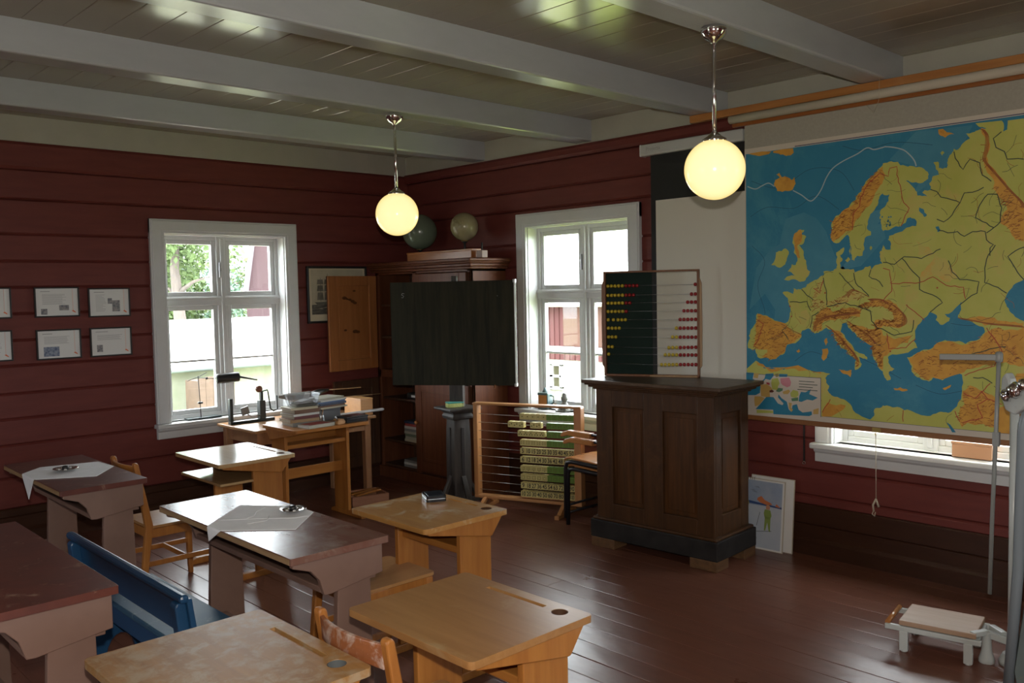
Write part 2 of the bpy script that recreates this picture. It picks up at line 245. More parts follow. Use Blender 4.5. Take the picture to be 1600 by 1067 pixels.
PHOTO = mat('printed_photo', (.12, .13, .16), .6, (.35, .33, .32), 60)
PHOTOB = mat('printed_blue_photo', (.08, .11, .2), .6, (.3, .34, .42), 60)
ORANGE = mat('orange_print', (.72, .50, .44), .6)
ORANGED = mat('orange_mark', (.7, .16, .06), .6)

# ------------------------------------------------------------------ room shell
YA, XB = 6.647, 5.0
X0, Y0, ZC = -3.4, -3.0, 2.89
def clip(za, zb, holes):
    segs = [(za, zb)]
    for h0, h1 in holes:
        o = []
        for a, b in segs:
            if h1 <= a or h0 >= b: o.append((a, b)); continue
            if a < h0: o.append((a, h0))
            if b > h1: o.append((h1, b))
        segs = o
    return [q for q in segs if q[1] - q[0] > .004]
def boards(mb, axis, plane, spans, T=.2):
    # spans: (u0, u1, seams[(z, out)], holes); each board is a log plank with chamfered edges
    for u0, u1, seams, holes in spans:
        for i in range(len(seams) - 1):
            za, out = seams[i]; zb = seams[i + 1][0]
            for a, b in clip(za, zb, holes):
                c = .011 if out < .03 else .02
                ca = c if abs(a - za) < 1e-6 else .001; cb = c if abs(b - zb) < 1e-6 else .001
                P = plane - out
                mb.prism([(P + .012, a), (P, a + ca), (P, b - cb), (P + .012, b), (plane + T, b), (plane + T, a)], axis, u0, u1)
def seam(zs, outs=None): return [(z, (outs or {}).get(z, 0)) for z in zs]
LA = seam([0, .10, .24, .45, .673, .85, 1.021, 1.209, 1.381, 1.561, 1.739, 1.916, 2.098, 2.332, 2.532, 2.715], {2.332: .018, 2.532: .036})
LB = seam([0, .10, .24, .45, .66, .85, 1.057, 1.274, 1.491, 1.707, 1.923, 2.098, 2.332, 2.532, 2.715], {2.332: .018, 2.532: .036})
W1 = (2.71, 3.715, .70, 2.13)
mb = MB().m(RED)
boards(mb, 'x', YA, [(X0, W1[0], LA, []), (W1[0], W1[1], LA, [W1[2:]]), (W1[1], XB + .2, LB, [])])
struct(mb.build('wall_left'), 'dark red plank wall with a white window')
LC = seam([0, .10, .30, .36, .52, .71, .95, 1.2, 1.43, 1.66, 1.84, 2.017, 2.29, 2.44, 2.645, 2.725], {2.29: .012, 2.44: .02, 2.645: .05})
W2 = (4.025, 5.063, .70, 2.15); W3 = (1.45, 2.49, .70, 2.15); W4 = (-1.15, -.11, .70, 2.15)
mb = MB().m(RED)
sp = []; ys = [Y0, W4[0], W4[1], W3[0], W3[1], W2[0], W2[1], YA]
for a, b in zip(ys, ys[1:]):
    h = [w[2:] for w in (W2, W3, W4) if abs(w[0] - a) < 1e-6]
    sp.append((a, b, LC, h))
boards(mb, 'y', XB, sp)
struct(mb.build('wall_right'), 'dark red plank wall behind the map')
W6 = (3.3, 4.35, .70, 2.13)      # rear wall, unseen window added to brighten the room
W8 = (.6, 1.65, .70, 2.13)    # near wall, another unseen window added for more light
def plain_wall(name, axis, lo, hi, a0, a1, wins):
    mb = MB().m(RED)
    def bx(u0, u1, z0, z1):
        if axis == 'x': mb.box(u0, u1, lo, hi, z0, z1)
        else: mb.box(lo, hi, u0, u1, z0, z1)
    u = a0
    for w in wins: bx(u, w[0], 0, ZC); bx(w[0], w[1], 0, w[2]); bx(w[0], w[1], w[3], ZC); u = w[1]
    bx(u, a1, 0, ZC); struct(mb.build(name))
plain_wall('wall_rear', 'y', X0 - .2, X0, Y0 - .2, YA + .2, (W6,))
plain_wall('wall_near', 'x', Y0 - .2, Y0, X0, XB + .2, (W8,))

mb = MB().m(FLOOR)
x = X0 - .1; i = 0
while x < XB + .15:
    w = .142; t = random.uniform(-.0011, .0011); z = random.uniform(-.0006, .0006)
    y = Y0 - .2 - random.random() * 2
    while y < YA + .2:
        L = random.uniform(2.4, 4.2)
        p = [(x, -.03), (x + w - .0016, -.03), (x + w - .0016, z + t), (x + w - .005, z + t + .0006), (x + .004, z - t + .0006), (x, z - t)]
        mb.prism(p, 'y', y, y + L - .0015); y += L
    x += w; i += 1
struct(mb.build('floor'), 'glossy brown painted board floor')

mb = MB().m(CEIL)
x = X0
while x < XB:
    w = .17; t = random.uniform(-.0004, .0004)
    mb.prism([(x, ZC + .04), (x + w - .0012, ZC + .04), (x + w - .0012, ZC + .0015), (x + w - .004, ZC + t), (x + .003, ZC - t), (x, ZC + .0015)], 'y', Y0, YA + .1); x += w
struct(mb.build('ceiling'), 'glossy grey board ceiling')
mb = MB().m(DARK); mb.box(X0 - .3, XB + .3, Y0 - .3, YA + .3, ZC + .05, ZC + .15); struct(mb.build('ceiling'))
n = 0
for y0, y1 in ((5.54, 5.70), (4.36, 4.52), (3.20, 3.35), (2.085, 2.235), (.93, 1.08), (-.2, -.05), (-1.35, -1.2), (-2.5, -2.35)):
    n += 1; mb = MB().m(BEAM); mb.box(X0, XB - .001, y0, y1, 2.738, ZC + .02)
    struct(mb.build('trim_%d' % n, bev=.012), 'grey painted ceiling beam')
mb = MB().m(FRIEZE); mb.box(X0, XB - .02, YA - .022, YA + .2, 2.716, ZC + .03); struct(mb.build('trim_9', bev=.006), 'cream frieze board above the red wall')
mb = MB().m(FRIEZE); mb.box(XB - .016, XB + .2, Y0, YA, 2.726, ZC + .03); struct(mb.build('trim_10', bev=.006), 'pale frieze board above the map wall')

mb = MB().m(BROWN)
mb.prism([(YA + .02, 0), (YA - .035, 0), (YA - .035, .085), (YA - .02, .1), (YA - .012, .105), (YA - .012, .183), (YA - .006, .188), (YA - .012, .194), (YA - .012, .235), (YA - .004, .243), (YA + .02, .243)], 'x', X0, XB - .03)
struct(mb.build('baseboard_left'), 'dark brown painted skirting')
mb = MB().m(BROWN)
mb.prism([(XB + .02, 0), (XB - .035, 0), (XB - .035, .085), (XB - .02, .1), (XB - .012, .105), (XB - .012, .178), (XB - .004, .184), (XB - .012, .19), (XB - .012, .30), (XB - .004, .306), (XB + .02, .306)], 'y', Y0, YA - .03)
struct(mb.build('baseboard_right'), 'dark brown painted skirting')

def make_window(num, w, wall, label, portal=True):
    u = (w[1] - w[0]) / 2; c = (w[0] + w[1]) / 2; z0, z1 = w[2], w[3]
    r = bpy.data.objects.new('window_%d' % num, None); C.objects.link(r)
    if wall == 'A': r.location = (c, YA, 0)
    elif wall == 'B': r.location = (XB, c, 0); r.rotation_euler = (0, 0, -PI / 2)
    elif wall == 'R': r.location = (X0, c, 0); r.rotation_euler = (0, 0, PI / 2)
    else: r.location = (c, Y0, 0); r.rotation_euler = (0, 0, PI)
    struct(r, label)
    cw = .108
    mb = MB().m(WHITE)   # casing with a stepped moulding
    for a, b in ((0, .018), (.02, .03)):
        for s in (-1, 1):
            i0, i1 = (u + a, u + cw - a * .6)
            mb.box(min(s * i0, s * i1), max(s * i0, s * i1), -(.022 + b * .5), .03, z0, z1 + cw - a)
        mb.box(-u - cw + a * .6, u + cw - a * .6, -(.023 + b * .5), .03, z1 + a, z1 + cw - a * .6)
    mb.build('casing', WHITE, r, bev=.005)
    mb = MB().m(WHITE)
    mb.box(-u - cw - .015, u + cw + .015, -.075, .10, z0 - .034, z0)
    mb.build('sill', WHITE, r, bev=.008)
    mb = MB().m(WHITE)
    mb.prism([(.02, z0 - .034), (-.05, z0 - .036), (-.045, z0 - .05), (-.03, z0 - .062), (-.03, z0 - .115), (.02, z0 - .118)], 'x', -u - cw, u + cw)
    mb.build('apron', WHITE, r, bev=.003)
    mb = MB().m(WHITE)   # reveal boards lining the opening
    mb.box(-u, -u + .006, -.005, .21, z0, z1); mb.box(u - .006, u, -.005, .21, z0, z1); mb.box(-u, u, -.005, .21, z1 - .006, z1); mb.box(-u, u, .06, .24, z0 - .02, z0 + .004)
    mb.build('reveal', WHITE, r)
    zt0, zt1 = 1.58, 1.655
    mb = MB().m(WHITE)
    mb.box(-u, -u + .035, .10, .16, z0, z1); mb.box(u - .035, u, .10, .16, z0, z1); mb.box(-u + .035, u - .035, .101, .159, z1 - .035, z1); mb.box(-u + .035, u - .035, .101, .159, z0, z0 + .035)
    mb.build('frame', WHITE, r, bev=.004)
    mb = MB().m(WHITE); mb.box(-.043, .043, .095, .16, z0, z1); mb.box(-.014, .014, .08, .1, z0 + .02, z1 - .02); mb.build('mullion', WHITE, r, bev=.006)
    mb = MB().m(WHITE); mb.box(-u, u, .092, .16, zt0, zt1); mb.box(-u, u, .082, .095, zt1 - .03, zt1 - .008); mb.build('transom', WHITE, r, bev=.006)
    for s in (-1, 1):
        for (a, b, barz) in ((z0 + .035, zt0, 1.148), (zt1, z1 - .035, None)):
            x0, x1 = (.043, u - .035) if s > 0 else (-u + .035, -.043); k = .034
            mb = MB().m(WHITE)
            mb.box(x0, x0 + k, .11, .15, a, b); mb.box(x1 - k, x1, .11, .15, a, b); mb.box(x0 + k, x1 - k, .111, .149, a, a + k); mb.box(x0 + k, x1 - k, .111, .149, b - k, b)
            if barz: mb.box(x0 + k, x1 - k, .118, .142, barz - .009, barz + .009)
            sa = mb.build('sash', WHITE, r, bev=.004)
            mb = MB().m(PANE); mb.box(x0 + k * .8, x1 - k * .8, .127, .131, a + k * .8, b - k * .8); mb.build('glass_pane', PANE, sa)
    mb = MB().m(STEEL); mb.box(-.03, -.018, .075, .09, 1.80, 1.92); mb.box(-.034, -.014, .068, .08, 1.85, 1.875); mb.build('latch', STEEL, r, bev=.002)
    li = bpy.data.lights.new('window_portal', 'AREA'); li.shape = 'RECTANGLE'; li.size = 2 * u; li.size_y = z1 - z0; li.cycles.is_portal = True
    lo = bpy.data.objects.new('window_portal', li); C.objects.link(lo)
    lo.location = r.location + Matrix.Rotation(r.rotation_euler.z, 3, 'Z') @ Vector((0, .25, (z0 + z1) / 2)); lo.rotation_euler = (-PI / 2, 0, r.rotation_euler.z)
    return r
make_window(1, W1, 'A', 'white window in the left wall')
make_window(2, W2, 'B', 'white window left of the projection screen')
make_window(3, W3, 'B', 'white window mostly hidden behind the map')
make_window(4, W4, 'B', 'white window')
make_window(5, W6, 'R', 'white window'); make_window(6, W8, 'N', 'white window')  # both unseen behind the camera, added because the room was too dark
# ------------------------------------------------------------------ woods
HONEY = wood('honey_wood', (.40, .165, .036), (.32, .12, .025), 2, .36)
HONEYX = wood('honey_wood_long', (.40, .165, .036), (.32, .12, .025), 1, .33)
TOP_TAN = wood('worn_tan_desktop', (.37, .19, .07), (.31, .15, .05), 1, .30, worn=(.42, .29, .15), wlo=.56, whi=.75)
TOP_YEL = wood('worn_yellow_desktop', (.46, .24, .07), (.40, .19, .052), 1, .36, worn=(.56, .46, .31), wlo=.53, whi=.66, wscale=7)
TOP_OLD = wood('scuffed_desktop', (.34, .18, .06), (.25, .125, .042), 1, .4, worn=(.35, .25, .15), wlo=.47, whi=.62, wscale=17)
TOP_LITE = wood('pale_desktop', (.50, .34, .17), (.45, .29, .14), 1, .15, bmp=.02)
DESKRED = mat('worn_red_brown_paint', (.125, .034, .022), .38, (.095, .026, .018), 5, (2, 2, 2), worn=(.25, .15, .105), wlo=.60, whi=.70, wscale=13, bmp=.05)
DESKGRY = mat('worn_grey_brown_paint', (.17, .075, .055), .24, (.20, .11, .085), 6, (3, 1, 1), worn=(.34, .26, .21), wlo=.52, whi=.72, wscale=6, bmp=.05)
EDGE = wood('bare_worn_edge', (.34, .22, .11), (.20, .11, .05), 1, .6)
PINKB = mat('pinkish_brown_paint', (.215, .128, .098), .5, (.185, .108, .082), 4, worn=(.14, .09, .075), wlo=.66, whi=.8, wscale=7)
BLUE = mat('blue_bench_paint', (.018, .075, .17), .3, (.014, .06, .14), 6, bmp=.03)
BLUEW = mat('worn_blue_bench_paint', (.025, .075, .14), .5, (.04, .095, .15), 6, spec=.3, worn=(.16, .21, .25), wlo=.58, whi=.74, wscale=14)
CHAIRW = wood('honey_chair_wood', (.40, .16, .036), (.31, .115, .026), 2, .33)
CHAIRB = wood('chipped_chair_back', (.30, .10, .035), (.24, .08, .03), 1, .4, worn=(.46, .34, .28), wlo=.5, whi=.62, wscale=11)
SEATW = wood('chair_seat_wood', (.42, .22, .085), (.36, .17, .06), 0, .3)
OAK = wood('dark_stained_oak', (.066, .029, .011), (.042, .019, .008), 2, .45, spec=.3, worn=(.095, .042, .015), wlo=.55, whi=.75, wscale=3)
OAKP = wood('panel_oak', (.085, .034, .011), (.048, .021, .008), 2, .42, spec=.3)
OAKTOP = wood('lectern_top_oak', (.085, .05, .03), (.058, .033, .018), 1, .38, worn=(.14, .095, .06), wlo=.5, whi=.75)
PLINTH = mat('black_plinth_paint', (.012, .011, .011), .55, (.025, .023, .022), 9, spec=.3)
BARE = wood('bare_foot_wood', (.14, .07, .028), (.09, .045, .018), 0, .6)
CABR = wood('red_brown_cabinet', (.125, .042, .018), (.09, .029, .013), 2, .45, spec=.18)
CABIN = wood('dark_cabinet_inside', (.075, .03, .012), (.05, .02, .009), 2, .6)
PINE = wood('orange_pine', (.40, .165, .055), (.33, .13, .042), 2, .42)
KNOT = mat('pine_knot', (.075, .024, .01), .5, (.14, .05, .016), 30)
BOARD = mat('blackboard_paint', (.014, .016, .013), .62, (.024, .025, .018), 3, (1, 1, .3))
STANDM = mat('grey_black_stand_paint', (.032, .029, .027), .5, (.06, .05, .043), 5, (4, 4, .6), spec=.35)
GREENB = mat('green_slate', (.009, .020, .015), .75, (.013, .026, .02), 4, spec=.15)

# ------------------------------------------------------------------ single pupil desks (pupil sits at -x)
GREYGL = mat('grey_glass_inkwell', (.09, .10, .105), .25)
HOLE = mat('dark_hole_wood', (.06, .025, .01), .6)
def single_desk(label, loc, top, L=.57, D=.47, H=.70, rotz=0, shelf=True, groove=True, panelled=False, ink=True, low=.20):
    t = thing('school_desk', label, 'desk', loc, rotz, 'single wooden school desks')
    hx, hy = D / 2, L / 2; th = .022
    holes = []
    ic = (hx - .055, -hy + .085)
    if ink: holes.append(circ(ic[0], ic[1], .0255))
    g = (hx - .06, hx - .043, -hy + .15, hy - .17)
    if groove: holes.append([(g[0], g[2]), (g[1], g[2]), (g[1], g[3]), (g[0], g[3])])
    mb = MB().m(top); mb.plate(rrect(-hx, hx, -hy, hy, .018), holes, H - th, H)
    mb.build('desktop', top, t, bev=.006)
    if groove:
        mb = MB().m(top); mb.box(g[0] - .004, g[1] + .004, g[2] - .004, g[3] + .004, H - th - .004, H - .010); mb.build('pen_groove', top, t)
    if ink:
        IM = GREYGL if top is TOP_OLD else HOLE
        mb = MB().m(IM); mb.lathe([(.0245, H - .05), (.0252, H - .004), (.0256, H - .001), (.0235, H - .001), (.0225, H - .045)], (ic[0], ic[1], 0)); mb.m(DARK); mb.lathe([(.0226, H - .05), (.0226, H - .022)], (ic[0], ic[1], 0)); mb.build('inkwell', IM, t)
    zb = H - th
    for s in (-1, 1):
        y0, y1 = (s * (hy - .034), s * (hy - .012)); y0, y1 = min(y0, y1), max(y0, y1)
        mb = MB().m(HONEY)
        mb.prism([(-hx + .02, zb), (hx - .025, zb), (hx - .085, zb - .078), (hx - .095, zb - .08), (-hx + .03, zb - .012)], 'y', y0, y1)
        mb.build('side_bracket', HONEY, t, bev=.003)
        yl0, yl1 = (y0 - .026, y0) if s > 0 else (y1, y1 + .026)
        mb = MB().m(HONEY); mb.box(-.02, hx - .075, yl0, yl1, .03, zb - .005); mb.build('leg', HONEY, t, bev=.004)
        mb = MB().m(HONEY); mb.prism([(-hx + .04, 0), (hx - .03, 0), (hx - .03, .022), (hx - .07, .038), (-hx + .09, .038), (-hx + .04, .022)], 'y', yl0 - .008, yl1 + .008)
        mb.build('foot', HONEY, t, bev=.004)
    yi = hy - .06
    mb = MB().m(HONEYX); mb.box(.05, .072, -yi, yi, low, low + .075); mb.build('stretcher', HONEYX, t, bev=.004)
    if shelf:
        mb = MB().m(TOP_LITE if panelled else HONEYX); mb.box(-hx + (.02 if panelled else .235), hx - .10, -hy + .036, hy - .036, H - (.135 if panelled else .165), H - (.12 if panelled else .135))
        mb.build('book_shelf', HONEYX, t, bev=.004)
    mb = MB().m(HONEYX); mb.box(hx - .115, hx - .10, -yi, yi, H - .15, zb); mb.build('back_rail', HONEYX, t, bev=.003)
    return t
single_desk('tan wooden single desk, empty top, nearest the open floor', (1.673, 1.977, 0), TOP_TAN, .575, .474)
single_desk('yellow wooden single desk with a black device on it', (2.37, 3.052, 0), TOP_YEL, .535, .46)
single_desk('scuffed grey-worn single desk at the bottom edge beside the blue bench', (.995, 2.155, 0), TOP_OLD, .60, .51)
single_desk('pale sunlit single desk in front of the window table', (2.435, 5.035, 0), TOP_LITE, .61, .485, panelled=True)
single_desk('wooden single desk piled with books beside the left window', (3.353, 5.622, 0), HONEYX, .605, .48, .72, PI / 2, groove=False, ink=False, low=.33)

# ------------------------------------------------------------------ two-seat painted desks (pupils sit at -x)
def double_desk(label, loc, L, top, H=.74, D=.412):
    t = thing('double_school_desk', label, 'desk', loc, 0, 'two-seat painted school desks')
    hx, hy = D / 2, L / 2; th = .026; zb = H - th
    mb = MB().m(top); mb.plate(rrect(-hx, hx, -hy, hy, .006, 3), [], zb, H); mb.build('desktop', top, t, bev=.004)
    mb = MB().m(EDGE); mb.box(-hx - .0012, -hx + .004, -hy + .012, hy - .012, zb + .002, H - .004); mb.build('worn_front_edge', EDGE, t)
    for s in (-1, 1):
        y0 = s * (hy - .05); y1 = s * (hy - .026); y0, y1 = min(y0, y1), max(y0, y1)
        mb = MB().m(PINKB)
        mb.prism([(-hx + .02, zb), (hx - .014, zb), (hx - .014, zb - .115), (-.035, zb - .145), (-.062, zb - .143), (-.08, zb - .085), (-.115, zb - .045), (-hx + .02, zb - .02)], 'y', y0, y1)
        mb.build('end_panel', PINKB, t, bev=.003)
        yl0, yl1 = (y0 - .03, y0) if s > 0 else (y1, y1 + .03)
        yl0, yl1 = yl0 + s * .016, yl1 + s * .016
        mb = MB().m(PINKB)
        mb.prism([(.0, zb - .12), (hx - .065, zb - .12), (hx - .058, .09), (hx - .03, .055), (hx - .02, 0), (-.075, 0), (-.065, .055), (-.025, .09)], 'y', yl0, yl1)
        mb.build('leg', PINKB, t, bev=.004)
    yi = hy - .05
    mb = MB().m(PINKB); mb.box(-.055, hx - .03, -yi, yi, zb - .138, zb - .124); mb.box(-.065, -.045, -yi, yi, zb - .140, zb - .118); mb.build('book_shelf', PINKB, t, bev=.003)
    mb = MB().m(PINKB); mb.box(hx - .03, hx - .016, -yi, yi, zb - .125, zb); mb.build('back_panel', PINKB, t, bev=.003)
    mb = MB().m(PINKB); mb.box(.03, .055, -yi + .02, yi - .02, .12, .22); mb.build('stretcher', PINKB, t, bev=.003)
    return t
double_desk('dark red two-seat desk, bare scratched top, beside the blue bench', (.78, 3.46, 0), 1.165, DESKRED)
double_desk('brown two-seat desk with a cloth, its worn top reflecting the window, behind the chipped chair', (1.71, 3.285, 0), 1.14, DESKGRY)
double_desk('brown two-seat desk with a white cloth, below the framed sheets', (1.50, 4.995, 0), .985, DESKRED)

# ------------------------------------------------------------------ pupil chairs (sitter faces +x)
def chair(label, loc, rotz=0, back=CHAIRW, H=.765):
    t = thing('school_chair', label, 'chair', loc, rotz, 'wooden school chairs')
    w, d, sh = .18, .19, .41
    mb = MB().m(SEATW); mb.plate(rrect(-d + .005, d + .015, -w + .004, w - .004, .02), [], sh - .014, sh); mb.build('seat', SEATW, t, bev=.004)
    for s in (-1, 1):
        mb = MB().m(CHAIRW)
        y = s * (w - .018); k = .016
        P = lambda z, x, kx: [(x - kx, y - k, z), (x + kx, y - k, z), (x + kx, y + k, z), (x - kx, y + k, z)]
        lv = [P(0, -d - .045, .014), P(sh, -d + .008, .021), P(H - .01, -d - .05, .014), P(H, -d - .05, .008)]
        rings = [[mb.bm.verts.new(p) for p in q] for q in lv]
        for a, b in zip(rings, rings[1:]):
            for i in range(4): mb.f([a[i], a[(i + 1) % 4], b[(i + 1) % 4], b[i]])
        mb.f(rings[0][::-1]); mb.f(rings[-1]); mb.build('rear_leg', CHAIRW, t, bev=.007)
        mb = MB().m(CHAIRW)
        rings = [[mb.bm.verts.new(p) for p in P(z, x, kx)] for z, x, kx in ((0, d - .012, .011), (sh - .015, d - .02, .019))]
        for a, b in zip(rings, rings[1:]):
            for i in range(4): mb.f([a[i], a[(i + 1) % 4], b[(i + 1) % 4], b[i]])
        mb.f(rings[0][::-1]); mb.f(rings[-1]); mb.build('front_leg', CHAIRW, t, bev=.004)
        mb = MB().m(CHAIRW); mb.bar((-d + .02, y, sh - .042), (d - .03, y, sh - .042), .018, .05); mb.build('seat_rail', CHAIRW, t, bev=.003)
        mb = MB().m(CHAIRW); mb.bar((-d, y, .20), (d - .02, y, .20), .014, .028); mb.build('side_stretcher', CHAIRW, t, bev=.003)
    mb = MB().m(CHAIRW); mb.bar((d - .022, -w + .03, sh - .042), (d - .022, w - .03, sh - .042), .018, .05); mb.build('seat_rail', CHAIRW, t, bev=.003); mb = MB().m(CHAIRW); mb.bar((-d + .008, -w + .03, sh - .042), (-d + .008, w - .03, sh - .042), .018, .05); mb.build('seat_rail', CHAIRW, t, bev=.003)
    mb = MB().m(CHAIRW); mb.bar((.02, -w + .02, .20), (.02, w - .02, .20), .014, .028); mb.build('cross_stretcher', CHAIRW, t, bev=.003)
    mb = MB().m(back); n = 10   # curved top slat
    for i in range(n):
        a0 = -1 + 2 * i / n; a1 = -1 + 2 * (i + 1) / n
        q = []
        for a in (a0, a1):
            x = -d - .048 - .028 * (1 - a * a); y = a * (w - .03)
            dz = .012 * (1 - a * a)
            q.append([(x - .007, y, H - .088 + dz), (x + .007, y, H - .088 + dz), (x + .002, y, H - .018 + dz * .3), (x - .012, y, H - .018 + dz * .3)])
        v0 = [mb.bm.verts.new(p) for p in q[0]]; v1 = [mb.bm.verts.new(p) for p in q[1]]
        for k in range(4): mb.f([v0[k], v0[(k + 1) % 4], v1[(k + 1) % 4], v1[k]])
        if i == 0: mb.f(v0[::-1])
        if i == n - 1: mb.f(v1)
    bmesh.ops.remove_doubles(mb.bm, verts=mb.bm.verts[:], dist=1e-5)
    mb.build('backrest', back, t, bev=.003)
    return t
chair('honey wood chair with a chipped back, at the tan single desk', (1.53, 2.01, 0), 0, CHAIRB)
chair('honey wood chair tucked under the yellow desk with the black device', (2.20, 3.235, 0), H=.70)
chair('honey wood chair behind the two-seat desk below the framed sheets', (2.005, 4.985, 0))

# ------------------------------------------------------------------ blue bench
t = thing('long_bench', 'long low blue painted bench with a plank back', 'bench', (1.36, 3.58, 0))
hy = .60
mb = MB().m(BLUEW); mb.box(-.05, .225, -hy, hy, .325, .35); mb.build('seat', BLUEW, t, bev=.006)
mb = MB().m(BLUE); mb.bar((-.125, -hy - .01, .605), (-.125, hy + .01, .605), .034, .03); mb.build('top_rail', BLUE, t, bev=.011)
mb = MB().m(BLUE); mb.prism([(-.115, .60), (-.095, .60), (-.075, .445), (-.095, .445)], 'y', -hy + .0, hy); mb.build('back_board', BLUE, t, bev=.004)
for s in (-1, 1):
    y0, y1 = s * (hy - .065), s * (hy - .03); y0, y1 = min(y0, y1), max(y0, y1)
    mb = MB().m(BLUE); mb.prism([(-.12, .30), (-.078, .30), (-.108, .575), (-.116, .588), (-.142, .588), (-.15, .575)], 'y', y0 - .012, y1 + .004); mb.build('back_post', BLUE, t, bev=.006)
    mb = MB().m(BLUE); arch = [(.05 + .07 * math.cos(a), .0 + .13 * math.sin(a)) for a in [PI - PI * i / 10 for i in range(11)]]
    mb.prism([(-.07, 0)] + arch + [(.21, 0), (.20, .325), (-.06, .325)], 'y', y0, y1); mb.build('leg', BLUE, t, bev=.004)
mb = MB().m(BLUE); mb.box(-.035, -.015, -hy + .07, hy - .07, .24, .325); mb.build('apron', BLUE, t, bev=.003)
# ------------------------------------------------------------------ things on the desks
CLOTH = mat('grey_white_cloth', (.84, .84, .86), .8, (.79, .79, .81), 14, bmp=.1)
def napkin(label, z, flat, tip, drop, folds):
    mb = MB().m(CLOTH)
    n = len(flat)
    mb.prism(flat, 'z', z + .0008, z + .0032)
    (a, b), tp = drop, tip
    # corner hanging over the front edge
    q = [Vector((a[0], a[1], z + .0032)), Vector((b[0], b[1], z + .0032)), Vector(((b[0] - .004), b[1] * .9 + tp[1] * .1, z - .005)), Vector(tp), Vector(((a[0] - .004), a[1] * .9 + tp[1] * .1, z - .005))]
    o = Vector((-.0028, 0, 0))
    v0 = [mb.bm.verts.new(p) for p in q]; v1 = [mb.bm.verts.new(p + o) for p in q]
    for idx in ((0, 1, 2, 4), (4, 2, 3)):
        mb.f([v0[i] for i in idx]); mb.f([v1[i] for i in idx][::-1])
    for i in range(5): mb.f([v0[i], v0[(i + 1) % 5], v1[(i + 1) % 5], v1[i]])
    for f in folds: mb.tube([(p[0], p[1], z + .0032) for p in f], .0016, 6)
    o = mb.build('napkin', CLOTH); tag(o, label, 'cloth')
napkin('grey cloth laid over the edge of the window-lit two-seat desk', .74, [(1.5035, 3.245), (1.712, 3.045), (1.905, 3.235), (1.905, 3.375), (1.75, 3.584), (1.5035, 3.36)], (1.498, 3.345, .683), ((1.5035, 3.245), (1.5035, 3.36)),
       [[(1.56, 3.41), (1.68, 3.31), (1.80, 3.20), (1.86, 3.19)], [(1.66, 3.34), (1.70, 3.36), (1.74, 3.42), (1.80, 3.45)], [(1.62, 3.26), (1.70, 3.25), (1.74, 3.31)]])
napkin('white cloth laid over the edge of the two-seat desk below the framed sheets', .74, [(1.2935, 4.90), (1.54, 4.745), (1.70, 4.951), (1.686, 5.159), (1.408, 5.232), (1.2935, 5.115)], (1.286, 4.99, .627), ((1.2935, 4.90), (1.2935, 5.115)),
       [[(1.36, 5.18), (1.50, 5.05), (1.69, 4.98)]])
DISHM = mat('polished_metal', (.62, .61, .58), .18, metal=1)
for (x, y, lab, r) in ((1.846, 3.30, 'shiny metal dish on the grey cloth of the window-lit desk', .055), (1.475, 5.02, 'shiny metal dish on the white cloth below the framed sheets', .062)):
    t = thing('metal_dish', lab, 'dish', (x, y, .7432))
    mb = MB().m(DISHM); mb.lathe([(.001, .003), (r * .55, .003), (r * .75, .008), (r, .013), (r, .015), (r * .74, .010), (r * .54, .0055), (.001, .0055)], n=32); mb.build('saucer', DISHM, t)
    mb = MB().m(BLACK); mb.lathe([(r * .26, .0055), (r * .28, .02), (r * .2, .026), (.001, .026)], n=20); mb.build('centre_cup', BLACK, t)
    mb = MB().m(PAPER)
    for a in (.4, 1.7, 3.0, 4.4): mb.sphere((r * .48 * math.cos(a), r * .48 * math.sin(a), .0105), r * .13, 12, 8, .5)
    mb.build('pebble_ring', PAPER, t)
t = thing('handheld_device', 'black handheld electronic device in a case on the yellow desk', 'device', (2.50, 3.178, .7), D2R(-26))
CASE = mat('black_plastic_case', (.012, .013, .016), .25)
mb = MB().m(CASE); mb.plate(rrect(-.046, .046, -.06, .06, .012), [], .0, .012); mb.build('lower_shell', CASE, t, bev=.003)
mb = MB().m(CASE); mb.plate(rrect(-.046, .046, -.06, .06, .012), [], .0145, .026); mb.build('upper_shell', CASE, t, bev=.004)
mb = MB().m(CHROME); mb.plate(rrect(-.0475, .0475, -.0615, .0615, .012), [], .012, .0145); mb.build('metal_band', CHROME, t)
mb = MB().m(mat('dark_screen', (.02, .025, .035), .12)); mb.box(-.036, .036, -.048, .048, .026, .0266); mb.build('screen', parent=t)

# ------------------------------------------------------------------ teacher's lectern
t = thing('teacher_lectern', 'tall dark oak panelled lectern on a black plinth', 'lectern', (4.495, 3.314, 0), D2R(3.5))
hx, hy, z0, z1 = .205, .425, .18, 1.035; r = .02
def framed(mb, face, rails, a0, a1, b0, b1, c, out, panels):
    # stiles and rails standing proud of the panels; face 'x' spans (y,z) at x=c, face 'y' spans (x,z) at y=c
    cuts = sorted(set([a0, a1] + [q for p in panels for q in p[:2]]))
    lo, hi = min(c, c + out), max(c, c + out)
    def bx(u0, u1, v0, v1):
        if face == 'x': mb.box(lo, hi, u0, u1, v0, v1)
        else: mb.box(u0, u1, lo, hi, v0, v1)
    ps = sorted(panels)
    x = a0
    for p in ps: bx(x, p[0], b0, b1); x = p[1]
    bx(x, a1, b0, b1)
    for p in ps: bx(p[0], p[1], b0, p[2]); bx(p[0], p[1], p[3], b1)
mb = MB().m(OAK); mb.box(-hx + r, hx, -hy + r, hy - r, z0, z1)
FP = [(-.313, -.075, .285, .905), (.062, .30, .285, .905)]; SP = [(-.115, .115, .31, .905)]
framed(mb, 'x', 0, -hy, hy, z0, z1, -hx + r, -r, FP)
framed(mb, 'y', 0, -hx + r, hx, z0, z1, -hy + r, -r, SP)
framed(mb, 'y', 0, -hx + r, hx, z0, z1, hy - r, r, SP)
